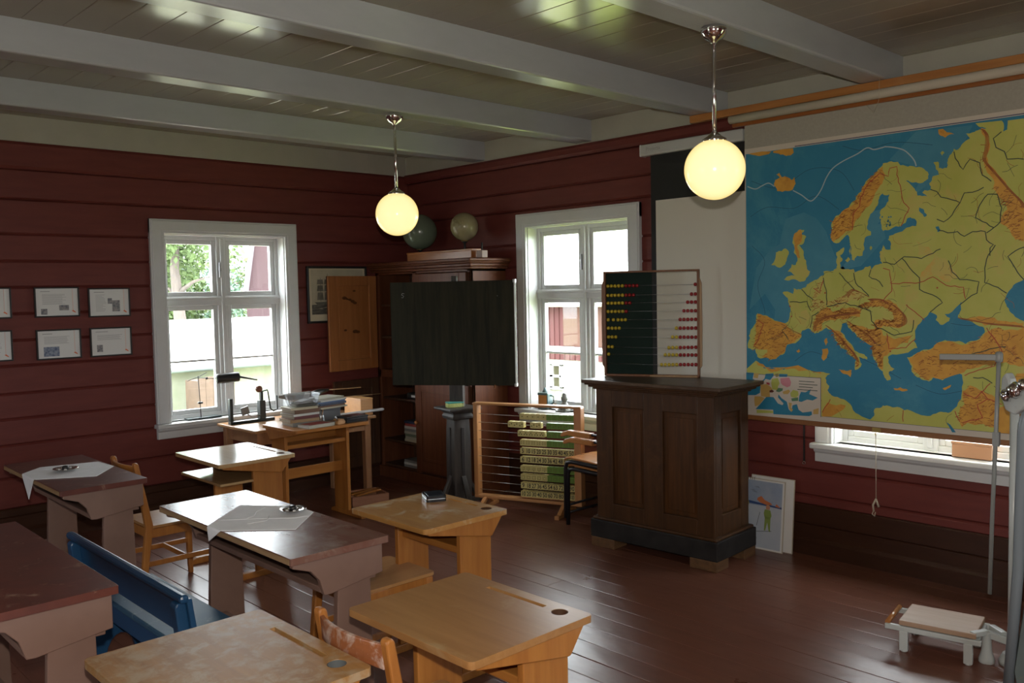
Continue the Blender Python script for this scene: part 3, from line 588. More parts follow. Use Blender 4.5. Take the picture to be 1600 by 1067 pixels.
mb.build('body', OAK, t, bev=.004)
for p in FP:
    mb = MB().m(OAKP); x = -hx + r
    mb.box(x - .003, x + .002, p[0] + .002, p[1] - .002, p[2] + .002, p[3] - .002); mb.box(x - .008, x, p[0] + .03, p[1] - .03, p[2] + .03, p[3] - .03); mb.build('front_panel', OAKP, t, bev=.006)
for s in (-1, 1):
    p = SP[0]; y = s * (hy - r); mb = MB().m(OAKP)
    mb.box(p[0] + .002, p[1] - .002, min(y - .002 * s, y + .003 * s), max(y - .002 * s, y + .003 * s), p[2] + .002, p[3] - .002); mb.box(p[0] + .03, p[1] - .03, min(y, y + .008 * s), max(y, y + .008 * s), p[2] + .03, p[3] - .03); mb.build('side_panel', OAKP, t, bev=.006)
mb = MB().m(OAKTOP)
mb.box(-.265, .265, -.50, .50, 1.052, 1.075); mb.build('top', OAKTOP, t, bev=.006)
mb = MB().m(OAK)
for a, za, zb in ((.05, 1.04, 1.0525), (.034, 1.026, 1.04), (.014, 1.012, 1.026)): mb.box(-hx - a, hx + a, -hy - a * 1.15, hy + a * 1.15, za, zb)
mb.build('cornice', OAK, t, bev=.006)
mb = MB().m(PLINTH); mb.box(-.235, .235, -.46, .46, .06, .175); mb.build('plinth', PLINTH, t, bev=.006)
mb = MB().m(OAK); mb.box(-.226, .226, -.45, .45, .172, .192); mb.build('plinth_moulding', OAK, t, bev=.009)
for sx in (-1, 1):
    for sy in (-1, 1):
        mb = MB().m(BARE); cx, cy = sx * .165, sy * .365
        mb.box(cx - .07, cx + .07, cy - .09, cy + .09, 0, .062); mb.build('foot', BARE, t, bev=.004)

# ------------------------------------------------------------------ bead abacus on the lectern
t = thing('bead_abacus', 'bead abacus with a green slate half, standing on the dark lectern', 'abacus', (4.598, 3.536, 1.075), D2R(-66.7))
FRW = wood('abacus_frame_wood', (.20, .075, .025), (.15, .055, .018), 2, .4)
w, h = .315, .688
mb = MB().m(FRW)
mb.box(-w, -w + .014, -.015, .018, 0, h); mb.box(w - .014, w, -.015, .018, 0, h); mb.box(-w, w, -.015, .018, h - .012, h); mb.box(-w, w, -.015, .018, 0, .014)
mb.build('frame', FRW, t, bev=.002)
LW = wood('pale_strip_wood', (.38, .24, .12), (.33, .2, .1), 2, .4)
for s in (-1, 1):
    mb = MB().m(LW if s > 0 else FRW); mb.prism([(s * w, .055), (s * (w + .014), .075), (s * (w + .016), .34), (s * (w + .013), .60), (s * w, .635)][::s], 'y', -.008, .012); mb.build('side_strip', parent=t, bev=.001)
mb = MB().m(LW); mb.box(-.005, w - .014, -.022, -.010, .0, .012); mb.build('ledge', LW, t, bev=.002)
mb = MB().m(GREENB); mb.box(-w + .014, .006, .010, .0155, .014, h - .012); mb.build('slate', GREENB, t)
YEL = mat('yellow_bead', (.50, .37, .03), .3); REDB = mat('red_bead', (.27, .012, .014), .3)
rows = [.592, .531, .480, .425, .370, .315, .257, .193, .143, .083]
p = .0247
bead_me = {}
for i, z in enumerate(rows):
    mb = MB().m(STEEL); sag = .006 if i in (7, 9) else .0
    mb.tube([(-w + .008, 0, z), (0, 0, z - sag), (w - .008, 0, z)], .0012, 5); mb.build('rod', STEEL, t)
    nl = 9 - i
    for k in range(10):
        x = -w + .028 + p * k if k < nl else w - .026 - p * (9 - k)
        if i == 4 and k > 0 and k < nl: x += .010 + (.008 if k > 1 else 0)
        mt = YEL if k < 5 else REDB
        if mt.name not in bead_me:
            m2 = MB().m(mt); m2.lathe([(.003, -.0105), (.0085, -.0088), (.0115, -.003), (.0115, .003), (.0085, .0088), (.003, .0105)], n=14, M=Matrix.Rotation(PI / 2, 4, 'Y'))
            o = m2.build('bead', mt, t); bead_me[mt.name] = o
        else:
            o = bead_me[mt.name].copy(); C.objects.link(o)
        o.location = (x, 0, z - (sag * (1 - abs(x) / w) if sag else 0))

# ------------------------------------------------------------------ blackboard on its pillar
t = thing('blackboard', 'black chalkboard on a grey-black pillar stand', 'blackboard', (4.40, 5.27, 0))
def qtube(mb, lv):
    rings = [[mb.bm.verts.new(q) for q in [(-a, -a, z), (a, -a, z), (a, a, z), (-a, a, z)]] for a, z in lv]
    for a, b in zip(rings, rings[1:]):
        for i in range(4): mb.f([a[i], a[(i + 1) % 4], b[(i + 1) % 4], b[i]])
    mb.f(rings[0][::-1]); mb.f(rings[-1])
cr = D2R(-11)
mb = MB().m(STANDM); qtube(mb, [(.074, .0), (.072, .5), (.066, .67)]); mb.build('pillar', STANDM, t, bev=.008, rotz=cr)
mb = MB().m(DARK)
for a in (0, 1): mb.box(-.012, .012, -.0755, -.070, .2, .60) if a == 0 else mb.box(-.0755, -.070, -.012, .012, .2, .60)
mb.build('slot', DARK, t, rotz=cr)
mb = MB().m(STANDM); qtube(mb, [(.078, .665), (.088, .672), (.091, .69), (.08, .71), (.095, .725), (.099, .738)]); mb.build('capital', STANDM, t, bev=.003, rotz=cr)
mb = MB().m(STANDM); mb.box(-.138, .138, -.138, .138, .738, .758); mb.build('tray', STANDM, t, bev=.006, rotz=cr)
mb = MB().m(STANDM); mb.box(-.055, .055, -.03, .03, .758, 1.0); mb.box(-.022, .022, -.022, .022, 1.0, 1.772); mb.build('post', STANDM, t, bev=.004, rotz=D2R(-56.8))
for k in range(4):
    a = cr + PI / 4 + k * PI / 2; d = Vector((math.cos(a), math.sin(a), 0)); a2 = cr + k * PI / 2; d = Vector((math.cos(a2), math.sin(a2), 0))
    mb = MB().m(STANDM); mb.bar(d * .16 + Vector((0, 0, .03)), d * .066 + Vector((0, 0, .22)), .04, .026); mb.build('brace', STANDM, t, bev=.004)
    mb = MB().m(STANDM); mb.bar(d * .05 + Vector((0, 0, .018)), d * .175 + Vector((0, 0, .018)), .05, .036); mb.build('foot', STANDM, t, bev=.005)
bd = MB().m(BOARD)
for k in range(5): bd.box(-.49 + k * .196, -.49 + k * .196 + .1952, -.018, .018, .925, 1.718)
BOARDV = mat('streaky_blackboard', (.013, .0125, .008), .7, (.028, .026, .014), 3, (9, 9, .7), spec=.2)
b = bd.build('board', BOARDV, t, rotz=D2R(-56.8), loc=(-.082, -.062, .012)); b.data.materials.clear(); b.data.materials.append(BOARDV)
ALU = mat('pale_edge_metal', (.5, .51, .5), .4)
e = MB().m(ALU)
e.box(.49, .498, -.022, -.016, .925, 1.718); e.box(.49, .498, .016, .022, .925, 1.718); e.box(.484, .50, -.023, .023, .918, .94); e.box(.484, .50, -.023, .023, 1.70, 1.724)
e.build('edge_strip', ALU, b)
CH = mat('chalk_mark', (.35, .36, .35), .9)
e = MB().m(CH); e.tube([(-.376, -.0185, 1.63), (-.392, -.0185, 1.634), (-.398, -.0185, 1.622), (-.38, -.0185, 1.612), (-.386, -.0185, 1.60), (-.398, -.0185, 1.602)], .0022, 5); e.box(.36, .364, -.0186, -.018, 1.60, 1.604); e.build('chalk_mark', CH, b)
e = MB().m(mat('copper_peg', (.25, .09, .03), .4)); e.tube([(.33, -.019, .93), (.33, -.03, .905)], .006, 6); e.build('peg', parent=b)
t = thing('board_sponge', 'yellow-green sponge with a teal top on the blackboard pillar tray', 'sponge', (4.365, 5.262, .758), D2R(-20))
mb = MB().m(mat('yellow_sponge', (.42, .45, .16), .9, (.34, .37, .12), 60, bmp=.4)); mb.box(-.065, .065, -.035, .035, 0, .032); mb.build('sponge_body', parent=t, bev=.006)
mb = MB().m(mat('teal_felt', (.07, .30, .25), .9)); mb.box(-.066, .066, -.036, .036, .032, .043); mb.build('felt_pad', parent=t, bev=.004)

# ------------------------------------------------------------------ standing number frame
t = thing('number_frame', 'large wooden number frame with yellow and green blocks on wires', 'abacus', (4.575, 4.68, 0), D2R(-69.3))
FW = wood('number_frame_wood', (.40, .19, .07), (.33, .145, .05), 2, .38); FWX = wood('number_frame_rail', (.42, .21, .085), (.35, .16, .06), 0, .35)
mb = MB().m(FW); mb.box(-.44, -.405, -.03, .04, .075, .80); mb.build('left_post', FW, t, bev=.006)
mb = MB().m(FW); mb.box(.385, .44, -.03, .05, .075, .795); mb.build('right_post', FW, t, bev=.005)
mb = MB().m(FWX); mb.box(-.445, .44, -.032, .042, .788, .806); mb.build('top_rail', FWX, t, bev=.008)
mb = MB().m(FWX); mb.box(-.44, .44, -.032, .042, .075, .098); mb.build('bottom_rail', FWX, t, bev=.006)
for x in (-.345, .30):
    mb = MB().m(FW); mb.bar((x, -.17, .015), (x, .17, .015), .035, .03); mb.bar((x, -.12, .02), (x, -.01, .085), .03, .026); mb.bar((x, .12, .02), (x, .01, .085), .03, .026); mb.build('foot', FW, t, bev=.003)
YB = mat('pale_yellow_block', (.50, .42, .16), .45, (.46, .38, .14), 20); GB = mat('leaf_green_block', (.11, .21, .02), .45, (.10, .19, .018), 20)
INK = mat('black_number_ink', (.015, .015, .012), .6); INKS = mat('dark_olive_print', (.10, .095, .02), .6)
zr = [.718, .654, .59, .522, .459, .395, .327, .264, .20, .137]
bw, bh, bdp = .0425, .044, .042
for i, z in enumerate(zr):
    n = i + 1
    mb = MB().m(STEEL); mb.tube([(-.41, 0, z), (0, 0, z - .005), (.39, 0, z)], .0022, 6); mb.build('wire', STEEL, t)
    big = n in (5, 6, 9, 10)
    for k in range(10):
        x = .385 - .0434 * (9 - k) - .0225
        if n == 2 and k < 5: x -= .098 if k < 3 else .045
        if n == 3 and k < 5: x -= .018
        if n == 8 and k < 7: x -= -.0
        mt = YB if (big or k < 5) else GB
        m2 = MB().m(mt); e = .003
        m2.prism([(-bw / 2, -bh / 2 + e), (-bw / 2 + e, -bh / 2), (bw / 2 - e, -bh / 2), (bw / 2, -bh / 2 + e), (bw / 2, bh / 2 - e), (bw / 2 - e, bh / 2), (-bw / 2 + e, bh / 2), (-bw / 2, bh / 2 - e)], 'y', -bdp / 2, bdp / 2)
        if big:
            m2.m(INK); s = str(n * (k + 1)); sz = .046; sx = .78 if len(s) < 3 else .52
            if len(s) == 1: sx = .9
            add_text(m2, s, sz, lambda a, b_, sx=sx: (a * sx, -bdp / 2 - .0006, b_))
        else:
            m2.m(INKS)
            pos = {1: [(0, 0)], 2: [(-.009, -.005), (.009, .005)], 3: [(-.01, -.006), (0, .006), (.01, -.006)], 4: [(-.009, -.006), (.009, -.006), (-.009, .007), (.009, .007)],
                   7: [(-.012, .009), (0, .009), (.012, .009), (-.012, -.003), (0, -.003), (.012, -.003), (0, -.012)], 8: [(-.012, .009), (0, .009), (.012, .009), (-.012, -.002), (.012, -.002), (-.012, -.012), (0, -.012), (.012, -.012)]}[n]
            d = .0042 if n < 4 else .003
            for a, c in pos: m2.box(a - d, a + d, -bdp / 2 - .0008, -bdp / 2, c - d, c + d)
        o = m2.build('number_block', parent=t); o.location = (x, 0, z - .005 * (1 - abs(x) / .4) * .6)

# ------------------------------------------------------------------ stacked armchairs behind the lectern
BEECH = wood('armchair_beech', (.42, .18, .06), (.35, .14, .045), 0, .25); BTUBE = mat('black_steel_tube', (.012, .011, .014), .35)
def armchair(label, loc, z):
    t = thing('stacking_armchair', label, 'chair', (loc[0], loc[1], z), PI / 2, 'stacked armchairs behind the lectern')
    w, d = .235, .19
    mb = MB().m(BEECH)
    mb.prism([(-d, .425), (-d + .05, .418), (d - .06, .432), (d - .02, .428), (d + .005, .412), (d + .0, .402), (d - .03, .416), (d - .06, .42), (-d + .05, .406), (-d, .412)], 'y', -w + .005, w - .005)
    mb.build('seat', BEECH, t, bev=.003)
    for s in (-1, 1):
        y = s * w
        mb = MB().m(BTUBE); mb.tube([(d - .015, y, 0), (d - .02, y, .36), (d - .035, y, .393), (d - .07, y * .98, .40), (-d + .02, y * .98, .395)], .0145, 8); mb.build('front_leg', BTUBE, t)
        mb = MB().m(BTUBE); mb.tube([(-d - .03, y, 0), (-d + .0, y, .40), (-d - .01, y, .62), (-d - .05, y, .84)], .0145, 8); mb.tube([(-d - .01, y, .608), (d - .06, y * 1.02, .61)], .009, 6); mb.build('rear_leg', BTUBE, t)
        mb = MB().m(BEECH)
        mb.prism([(-d + .11, .622), (d - .06, .624), (d - .015, .610), (d + .006, .586), (d - .0, .574), (d - .02, .576), (d - .055, .588), (-d + .11, .586)][::-1], 'y', y - .026, y + .026); mb.build('armrest', BEECH, t, bev=.006)
    mb = MB().m(BTUBE); mb.tube([(d - .016, -w, .085), (d - .016, w, .085)], .009, 8); mb.build('cross_bar', BTUBE, t)
    mb = MB().m(BEECH); mb.prism([(-d - .045, .66), (-d - .055, .84), (-d - .043, .84), (-d - .033, .66)], 'y', -w + .005, w - .005); mb.build('backrest', BEECH, t, bev=.004)
armchair('lower of two stacked wooden armchairs with black legs behind the lectern', (4.735, 4.03), 0)
armchair('upper of two stacked wooden armchairs with black legs behind the lectern', (4.725, 4.042), .05)
# ------------------------------------------------------------------ corner cupboard
t = thing('cupboard', 'tall red-brown panelled cupboard in the corner, left doors standing open', 'cupboard', (4.6, 5.96, 0))
D, hw = .375, .655
mb = MB().m(CABR)
mb.box(0, D, -hw, -hw + .022, .10, 1.83); mb.box(0, D, hw - .022, hw, .10, 1.83); mb.box(0, D, -hw, hw, 1.81, 1.83); mb.box(.0, D, -hw + .02, hw - .02, .90, .97)
mb.box(0, .022, -hw, -hw + .05, .10, 1.83); mb.box(0, .022, hw - .05, hw, .10, 1.83); mb.box(0, .022, .06, .11, .97, 1.83); mb.box(0, .022, .06, .11, .10, .90)
mb.build('carcass', CABR, t, bev=.003)
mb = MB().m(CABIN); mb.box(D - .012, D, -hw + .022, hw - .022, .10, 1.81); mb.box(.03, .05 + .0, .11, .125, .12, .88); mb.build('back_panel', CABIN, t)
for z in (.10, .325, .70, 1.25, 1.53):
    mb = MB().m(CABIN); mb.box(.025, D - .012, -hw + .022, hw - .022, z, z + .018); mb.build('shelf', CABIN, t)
mb = MB().m(CABR)
for o, za, zb in ((.03, 1.83, 1.85), (.045, 1.85, 1.875), (.065, 1.875, 1.89), (.075, 1.89, 1.915)): mb.box(-o, D, -hw - o, min(hw + o, .685), za, zb)
mb.build('cornice', CABR, t, bev=.007)
mb = MB().m(CABR); mb.box(-.012, D, -hw - .01, hw, 0, .10); mb.build('plinth', CABR, t, bev=.004)
def door(name, w, z0, z1, face, inner, panels=1, knob=None):
    # door in local x = 0..w, thickness in y: outer face at y=-.022, inner face at y=0
    mb = MB().m(face); s = .085; h = z1 - z0
    for m_, ya, yb in ((face, -.022, -.011), (inner, -.011, 0)):
        fa, fb = (ya, yb) if m_ is face and yb < 0 else (ya, yb + .007)
        mb.m(m_); mb.box(0, s, fa, fb, 0, h); mb.box(w - s, w, fa, fb, 0, h); mb.box(s, w - s, fa, fb, 0, s * 1.1); mb.box(s, w - s, fa, fb, h - s, h)
        mb.box(s, w - s, ya * .6 - .004, yb * .6 - .0045, s, h - s)
        mb.box(s + .03, w - s - .03, ya * .75 - .003, yb * .75 - .003, s + .03, h - s - .03)
    o = mb.build(name, parent=t, bev=.004)
    return o
# closed right doors: their local x runs towards -y (camera right)
for z0, z1 in ((.975, 1.805), (.125, .895)):
    o = door('door', .70, z0, z1, CABR, CABIN); o.location = (0, .085, z0); o.rotation_euler = (0, 0, -PI / 2)
    k = MB().m(BEECH); k.lathe([(.006, 0), (.006, .012), (.016, .02), (.017, .03), (.008, .038)], n=16, M=Matrix.Rotation(PI / 2, 4, 'X')); k.build('knob', BEECH, o, loc=(.035, -.022, .42))
# left doors swung open towards the wall
o = door('door', .54, .985, 1.805, CABR, PINE); o.location = (-.005, .645, .985); o.rotation_euler = (0, 0, PI + .12)
KN = MB().m(KNOT)
for (a, b, r) in ((.36, .63, .018), (.33, .62, .01), (.30, .615, .013), (.27, .60, .016), (.245, .585, .015), (.36, .35, .012), (.25, .335, .02), (.22, .33, .016), (.25, .69, .011)):
    KN.plate([(a + q[0] * 1.5, b + q[1] * .8) for q in circ(0, 0, r, 14)], [], -.0004, .0006)
kn = KN.build('knots', KNOT, o); kn.rotation_euler = (PI / 2, 0, 0); kn.location = (0, -.0025, 0)
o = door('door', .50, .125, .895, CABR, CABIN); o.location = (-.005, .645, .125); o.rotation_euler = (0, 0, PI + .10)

def book(label, loc, dims, rotz, cov, group, page=PAPER, name='book', cat='book'):
    L, W, H = dims   # spine along x, lying flat
    t = thing(name, label, cat, loc, rotz, group)
    mb = MB().m(page); mb.box(-L / 2 + .004, L / 2 - .004, -W / 2 + .001, W / 2 - .004, .0025, H - .0025); mb.build('pages', page, t)
    mb = MB().m(cov); mb.box(-L / 2, L / 2, -W / 2, W / 2, 0, .0028); mb.box(-L / 2, L / 2, -W / 2, W / 2, H - .0028, H); mb.box(-L / 2, L / 2, -W / 2 - .002, -W / 2 + .002, 0, H); mb.build('cover', cov, t, bev=.001)
    return t
def cover(n, c): return mat('cover_' + n, c, .5)
CV = {k: cover(k, c) for k, c in dict(grey=(.20, .20, .19), tan=(.30, .19, .10), white=(.52, .52, .49), red=(.33, .05, .04), navy=(.02, .03, .07), brown=(.13, .06, .03), green=(.14, .18, .12), pale=(.38, .36, .29), cream=(.45, .40, .28), dark=(.02, .02, .022), blue=(.05, .10, .22), maroon=(.12, .03, .03)).items()}
OLDP = mat('aged_pages', (.42, .37, .28), .8)
# books inside the cupboard
z = .343
for i, (c, nm) in enumerate((('cream', 'lowest'), ('pale', 'second'), ('green', 'third'), ('pale', 'fourth'), ('grey', 'fifth'), ('white', 'sixth'), ('red', 'seventh'), ('navy', 'topmost'))):
    book('%s book in the tall stack on the cupboard middle shelf' % nm + (' (%s cover)' % c), (4.72, 6.19 + random.uniform(-.008, .008), z), (.21, .15, .0225), -PI / 2 + random.uniform(-.05, .05), CV[c], 'books stacked inside the cupboard', OLDP); z += .0229
z = .118
for c, nm in (('grey', 'lowest'), ('white', 'middle'), ('grey', 'topmost')):
    book('%s grey-white book in the low pile at the bottom of the cupboard' % nm, (4.72, 6.18, z), (.24, .17, .021), -PI / 2 + random.uniform(-.04, .04), CV[c], 'books lying on the cupboard bottom'); z += .0214
t = thing('dark_tin', 'dark tin with a white label on the upper cupboard shelf', 'tin', (4.72, 6.20, .718))
mb = MB().m(BLACK); mb.plate(rrect(-.05, .05, -.09, .09, .012), [], 0, .05); mb.build('tin_body', BLACK, t, bev=.003)
mb = MB().m(PAPER); mb.box(-.0515, -.0502, -.04, .02, .016, .036); mb.build('white_label', PAPER, t)

# ------------------------------------------------------------------ globes and the box on the cupboard
GL1 = mat('blue_green_globe', (.13, .17, .12), .2, (.16, .20, .14), 5, worn=(.30, .20, .07), wlo=.58, whi=.62, wscale=4.2)
GL2 = mat('cream_globe', (.32, .28, .17), .2, (.26, .225, .125), 9, worn=(.14, .11, .05), wlo=.56, whi=.68, wscale=7)
for loc, r, zc, gm, lab, arc in (((4.77, 6.17, 1.915), .153, .262, GL1, 'larger blue-green globe on top of the corner cupboard', 1), ((4.77, 5.57, 1.915), .116, .268, GL2, 'smaller cream globe on top of the corner cupboard', 0)):
    t = thing('globe', lab, 'globe', loc)
    mb = MB().m(gm); mb.sphere((0, 0, zc), r, 48, 28); mb.build('sphere', gm, t)
    mb = MB().m(BLACK); mb.lathe([(.07, 0), (.072, .01), (.03, .02), (.012, .035), (.018, .06), (.01, .075), (.009, zc - r - .02), (.022, zc - r - .01), (.02, zc - r + .002)], n=20); mb.build('stand', BLACK, t)
    mb = MB().m(mat('brass_cap', (.35, .22, .08), .35, metal=1)); mb.lathe([(.034, zc - r + .002), (.03, zc - r - .004), (.012, zc - r - .006)], n=20); mb.build('axis_cap', parent=t)
ORBOX = wood('orange_box_wood', (.38, .14, .035), (.30, .105, .025), 1, .35)
t = thing('long_wooden_box', 'long low orange-brown box lying along the cupboard cornice', 'box', (4.655, 5.72, 1.915))
mb = MB().m(ORBOX); mb.box(-.05, .05, -.42, .42, 0, .06); mb.build('box_body', ORBOX, t, bev=.003)
mb = MB().m(ORBOX); mb.box(-.054, .054, -.425, .425, .06, .074); mb.build('lid', ORBOX, t, bev=.003)
t = thing('wooden_block', 'pale wooden block with a dark peg on the right end of the cupboard top', 'block', (4.66, 5.235, 1.915))
mb = MB().m(PINKB); mb.box(-.03, .03, -.033, .033, 0, .058); mb.build('block_body', LW, t, bev=.003)
mb = MB().m(BLACK); mb.tube([(0, 0, .058), (0, 0, .12)], .007, 8); mb.build('peg', BLACK, t)

# ------------------------------------------------------------------ window table, things on it
TBL = wood('table_pine', (.40, .22, .10), (.34, .17, .07), 0, .28); TBLEG = wood('table_leg_wood', (.36, .19, .10), (.30, .15, .075), 2, .35)
t = thing('window_table', 'plain wooden table under the left window', 'table', (3.56, 6.255, 0))
mb = MB().m(TBL); mb.box(-.53, .53, -.33, .29, .645, .667); mb.build('tabletop', TBL, t, bev=.004)
mb = MB().m(TBLEG); mb.box(-.47, .47, -.29, -.27, .55, .645); mb.box(-.47, .47, .23, .25, .55, .645); mb.box(-.48, -.46, -.28, .24, .55, .645); mb.box(.46, .48, -.28, .24, .55, .645); mb.build('apron', TBLEG, t, bev=.002)
for sx in (-1, 1):
    for y in (-.27, .23):
        mb = MB().m(TBLEG); mb.prism([(-.024, 0), (.024, 0), (.028, .645), (-.028, .645)], 'y', y - .026, y + .026); mb.build('leg', TBLEG, t, bev=.003, loc=(sx * .47, 0, 0))
GREYB = mat('grey_card_box', (.10, .10, .105), .6)
GRN = mat('black_green_iron', (.014, .02, .018), .4)
t = thing('hand_crank_apparatus', 'black iron teaching apparatus with wooden knob and wire cranks on the window table', 'apparatus', (3.225, 6.38, .667))
mb = MB().m(GRN); mb.box(-.17, .20, -.025, .025, 0, .022); mb.build('base_bar', GRN, t, bev=.003)
mb = MB().m(GRN); mb.box(-.17, -.145, -.02, .02, .022, .20); mb.build('left_upright', GRN, t, bev=.003)
mb = MB().m(GRN); mb.box(.075, .125, -.025, .025, .022, .165); mb.box(.09, .112, -.015, .015, .165, .24); mb.build('right_upright', GRN, t, bev=.003)
mb = MB().m(mat('turned_knob_wood', (.16, .05, .025), .35)); mb.sphere((.078, -.01, .255), .028, 20, 12); mb.build('knob', parent=t)
mb = MB().m(GRN); mb.tube([(.10, 0, .232), (.155, 0, .24), (.158, -.005, .22), (.175, -.005, .09), (.20, -.005, .07), (.235, -.005, .08), (.232, -.005, .19)], .006, 8); mb.build('crank_wire', GRN, t)
mb = MB().m(mat('grey_plate', (.16, .16, .16), .3)); mb.bar((-.08, -.02, .09), (-.02, -.02, .105), .012, .06); mb.build('index_plate', parent=t)
mb = MB().m(STEEL); mb.tube([(-.03, -.02, .07), (.0, -.02, .05), (.08, -.02, .05)], .006, 8); mb.build('index_arm', STEEL, t)
t = thing('rod_stand', 'thin metal rod stand carrying a black cylinder, on the left window sill', 'stand', (2.955, 6.675, .704))
mb = MB().m(mat('dark_teal_plate', (.04, .06, .06), .2)); mb.box(-.12, .15, -.06, .02, 0, .012); mb.build('base_plate', parent=t, bev=.003)
mb = MB().m(BLACK); mb.tube([(0, -.02, .012), (-.012, -.02, .335)], .0035, 8); mb.build('upright_rod', BLACK, t)
mb = MB().m(BLACK); mb.box(-.022, .016, -.03, -.01, .115, .13); mb.build('clamp', BLACK, t, bev=.003)
mb = MB().m(BLACK); mb.tube([(-.10, -.02, .30), (-.012, -.02, .325), (.06, -.02, .355)], .003, 6); mb.tube([(-.012, -.02, .318), (.06, -.10, .312), (.16, -.20, .315)], .003, 6); mb.sphere((.035, -.07, .314), .010, 10, 8); mb.build('cross_rod', BLACK, t)
M_ = Matrix.Translation((.15, -.19, .315)) @ Matrix.Rotation(-.12, 4, 'Z') @ Matrix.Rotation(PI / 2 - .03, 4, 'Y')
mb = MB().m(BLACK); mb.lathe([(.02, -.092), (.036, -.085), (.038, -.075), (.038, .075), (.036, .085), (.02, .092)], M=M_); mb.build('cylinder', BLACK, t)
mb = MB().m(BLACK); mb.tube([(.235, -.20, .318), (.38, -.22, .282)], [.009, .005], 8); mb.build('handle_rod', BLACK, t)

# on the desk beside the window table: z = .72
G = 'books in the pile under the clear tub'; z = .72; B0 = (3.245, 5.655)
pile = (('grey', 'lowest', .215, .20, .026), ('tan', 'second', .225, .19, .022), ('maroon', 'third', .20, .19, .022), ('white', 'fourth', .215, .18, .016), ('brown', 'fifth', .205, .18, .028), ('cream', 'topmost', .21, .17, .016))
for c, nm, L, W, H in pile:
    book('%s book (%s cover) of the pile under the clear tub' % (nm, c), (B0[0] + random.uniform(-.012, .012), B0[1] + random.uniform(-.01, .01), z), (L, W, H), random.uniform(-.12, .12), CV[c], G, OLDP); z += H + .0004
zt = z
t = thing('plastic_tub', 'clear plastic tub of papers on top of the left book pile', 'tub', (B0[0] + .02, B0[1], zt))
mb = MB().m(CLEAR)
o_, i_ = rrect(-.115, .115, -.08, .08, .03), rrect(-.112, .112, -.077, .077, .028)
ob, ib = rrect(-.095, .095, -.062, .062, .025), rrect(-.092, .092, -.06, .06, .024)
R = [[mb.bm.verts.new((p[0], p[1], z_)) for p in lp] for lp, z_ in ((ob, 0), (o_, .085), (rrect(-.122, .122, -.087, .087, .032), .086), (rrect(-.122, .122, -.087, .087, .032), .089), (i_, .088), (ib, .003))]
for a, b_ in zip(R, R[1:]):
    for k in range(len(a)): mb.f([a[k], a[(k + 1) % len(a)], b_[(k + 1) % len(a)], b_[k]])
mb.f(R[0][::-1]); mb.f(R[-1]); mb.build('tub_body', CLEAR, t)
t = thing('paper_bundle', 'curled white papers inside the clear tub on the left book pile', 'papers', (B0[0] + .025, B0[1], zt + .004))
mb = MB().m(PAPER); mb.bar((-.05, -.03, .03), (.07, .0, .045), .07, .008); mb.bar((-.06, 0, .02), (.07, .02, .02), .08, .01); mb.bar((.02, -.01, .04), (.045, 0, .085), .05, .004); mb.build('sheets', PAPER, t)
mb = MB().m(CV['dark']); mb.box(-.08, .08, -.05, .045, 0, .014); mb.build('dark_folder', CV['dark'], t, bev=.002)
bk = book('red-topped pale book lying alone at the near edge of the book desk', (3.262, 5.468, .72), (.225, .135, .022), .10, CV['pale'], 'loose books on the book desk')
mb = MB().m(CV['red']); mb.box(-.09, .085, -.055, .06, .0222, .0232)
mb.build('cover_picture', CV['red'], bk)
# right-hand pile: grey box with magazines on it
t = thing('grey_box', 'small grey box under the magazines on the book desk', 'box', (3.50, 5.715, .72), .1)
mb = MB().m(GREYB); mb.box(-.085, .085, -.06, .06, 0, .09); mb.build('box_body', GREYB, t, bev=.003)
mb = MB().m(GREYB); mb.box(-.088, .088, -.063, .063, .075, .094); mb.build('lid', GREYB, t, bev=.003)
z = .8145
for c, nm in (('cream', 'lowest'), ('brown', 'second'), ('navy', 'third'), ('blue', 'fourth'), ('white', 'fifth'), ('pale', 'topmost')):
    h = .012 if c != 'navy' else .016
    book('%s magazine (%s) in the pile on the small grey box' % (nm, c), (3.485 + random.uniform(-.015, .015), 5.70 + random.uniform(-.01, .01), z), (.25, .17, h), .12 + random.uniform(-.08, .08), CV[c], 'magazines on the small grey box', name='magazine', cat='magazine'); z += h + .0004
t = thing('flat_black_case', 'flat black case at the right end of the book desk', 'case', (3.575, 5.475, .72), .05)
mb = MB().m(CASE); mb.box(-.094, .094, -.055, .075, 0, .03); mb.build('case_body', CASE, t, bev=.003)
mb = MB().m(CASE); mb.box(-.096, .096, -.057, .077, .03, .044); mb.build('lid', CASE, t, bev=.003)
mb = MB().m(CV['maroon']); mb.box(-.02, .08, -.03, .05, .044, .046); mb.build('maroon_sticker', CV['maroon'], t)
t = thing('wooden_clamp', 'small curved wooden clamp lying between the book pile and the flat black case', 'clamp', (3.425, 5.432, .72), .3)
mb = MB().m(SEATW); mb.prism([(-.038, 0), (.035, 0), (.042, .018), (.03, .03), (-.03, .034), (-.042, .016)], 'y', -.03, .0); mb.prism([(-.036, .03), (.03, .028), (.036, .036), (-.032, .042)], 'y', -.028, .02); mb.build('jaws', SEATW, t, bev=.005)
mb = MB().m(STEEL); mb.tube([(-.03, -.015, .034), (-.05, -.015, .06)], .006, 8); mb.build('screw', STEEL, t)
WBOX = wood('bright_pine_box', (.56, .29, .11), (.50, .25, .09), 0, .4)
t = thing('pine_box', 'bright pine box on the window table beside the cupboard door', 'box', (4.04, 6.10, .667))
mb = MB().m(WBOX); mb.box(-.058, .058, -.12, .12, 0, .125); mb.build('box_body', WBOX, t, bev=.003)
mb = MB().m(WBOX); mb.box(-.06, .06, -.123, .123, .125, .138); mb.build('lid', WBOX, t, bev=.003)
WHM = mat('white_metal', (.62, .63, .64), .25)
t = thing('white_rod', 'smooth white rod sticking out past the right edge of the window table', 'rod', (3.92, 5.975, .70), .02)
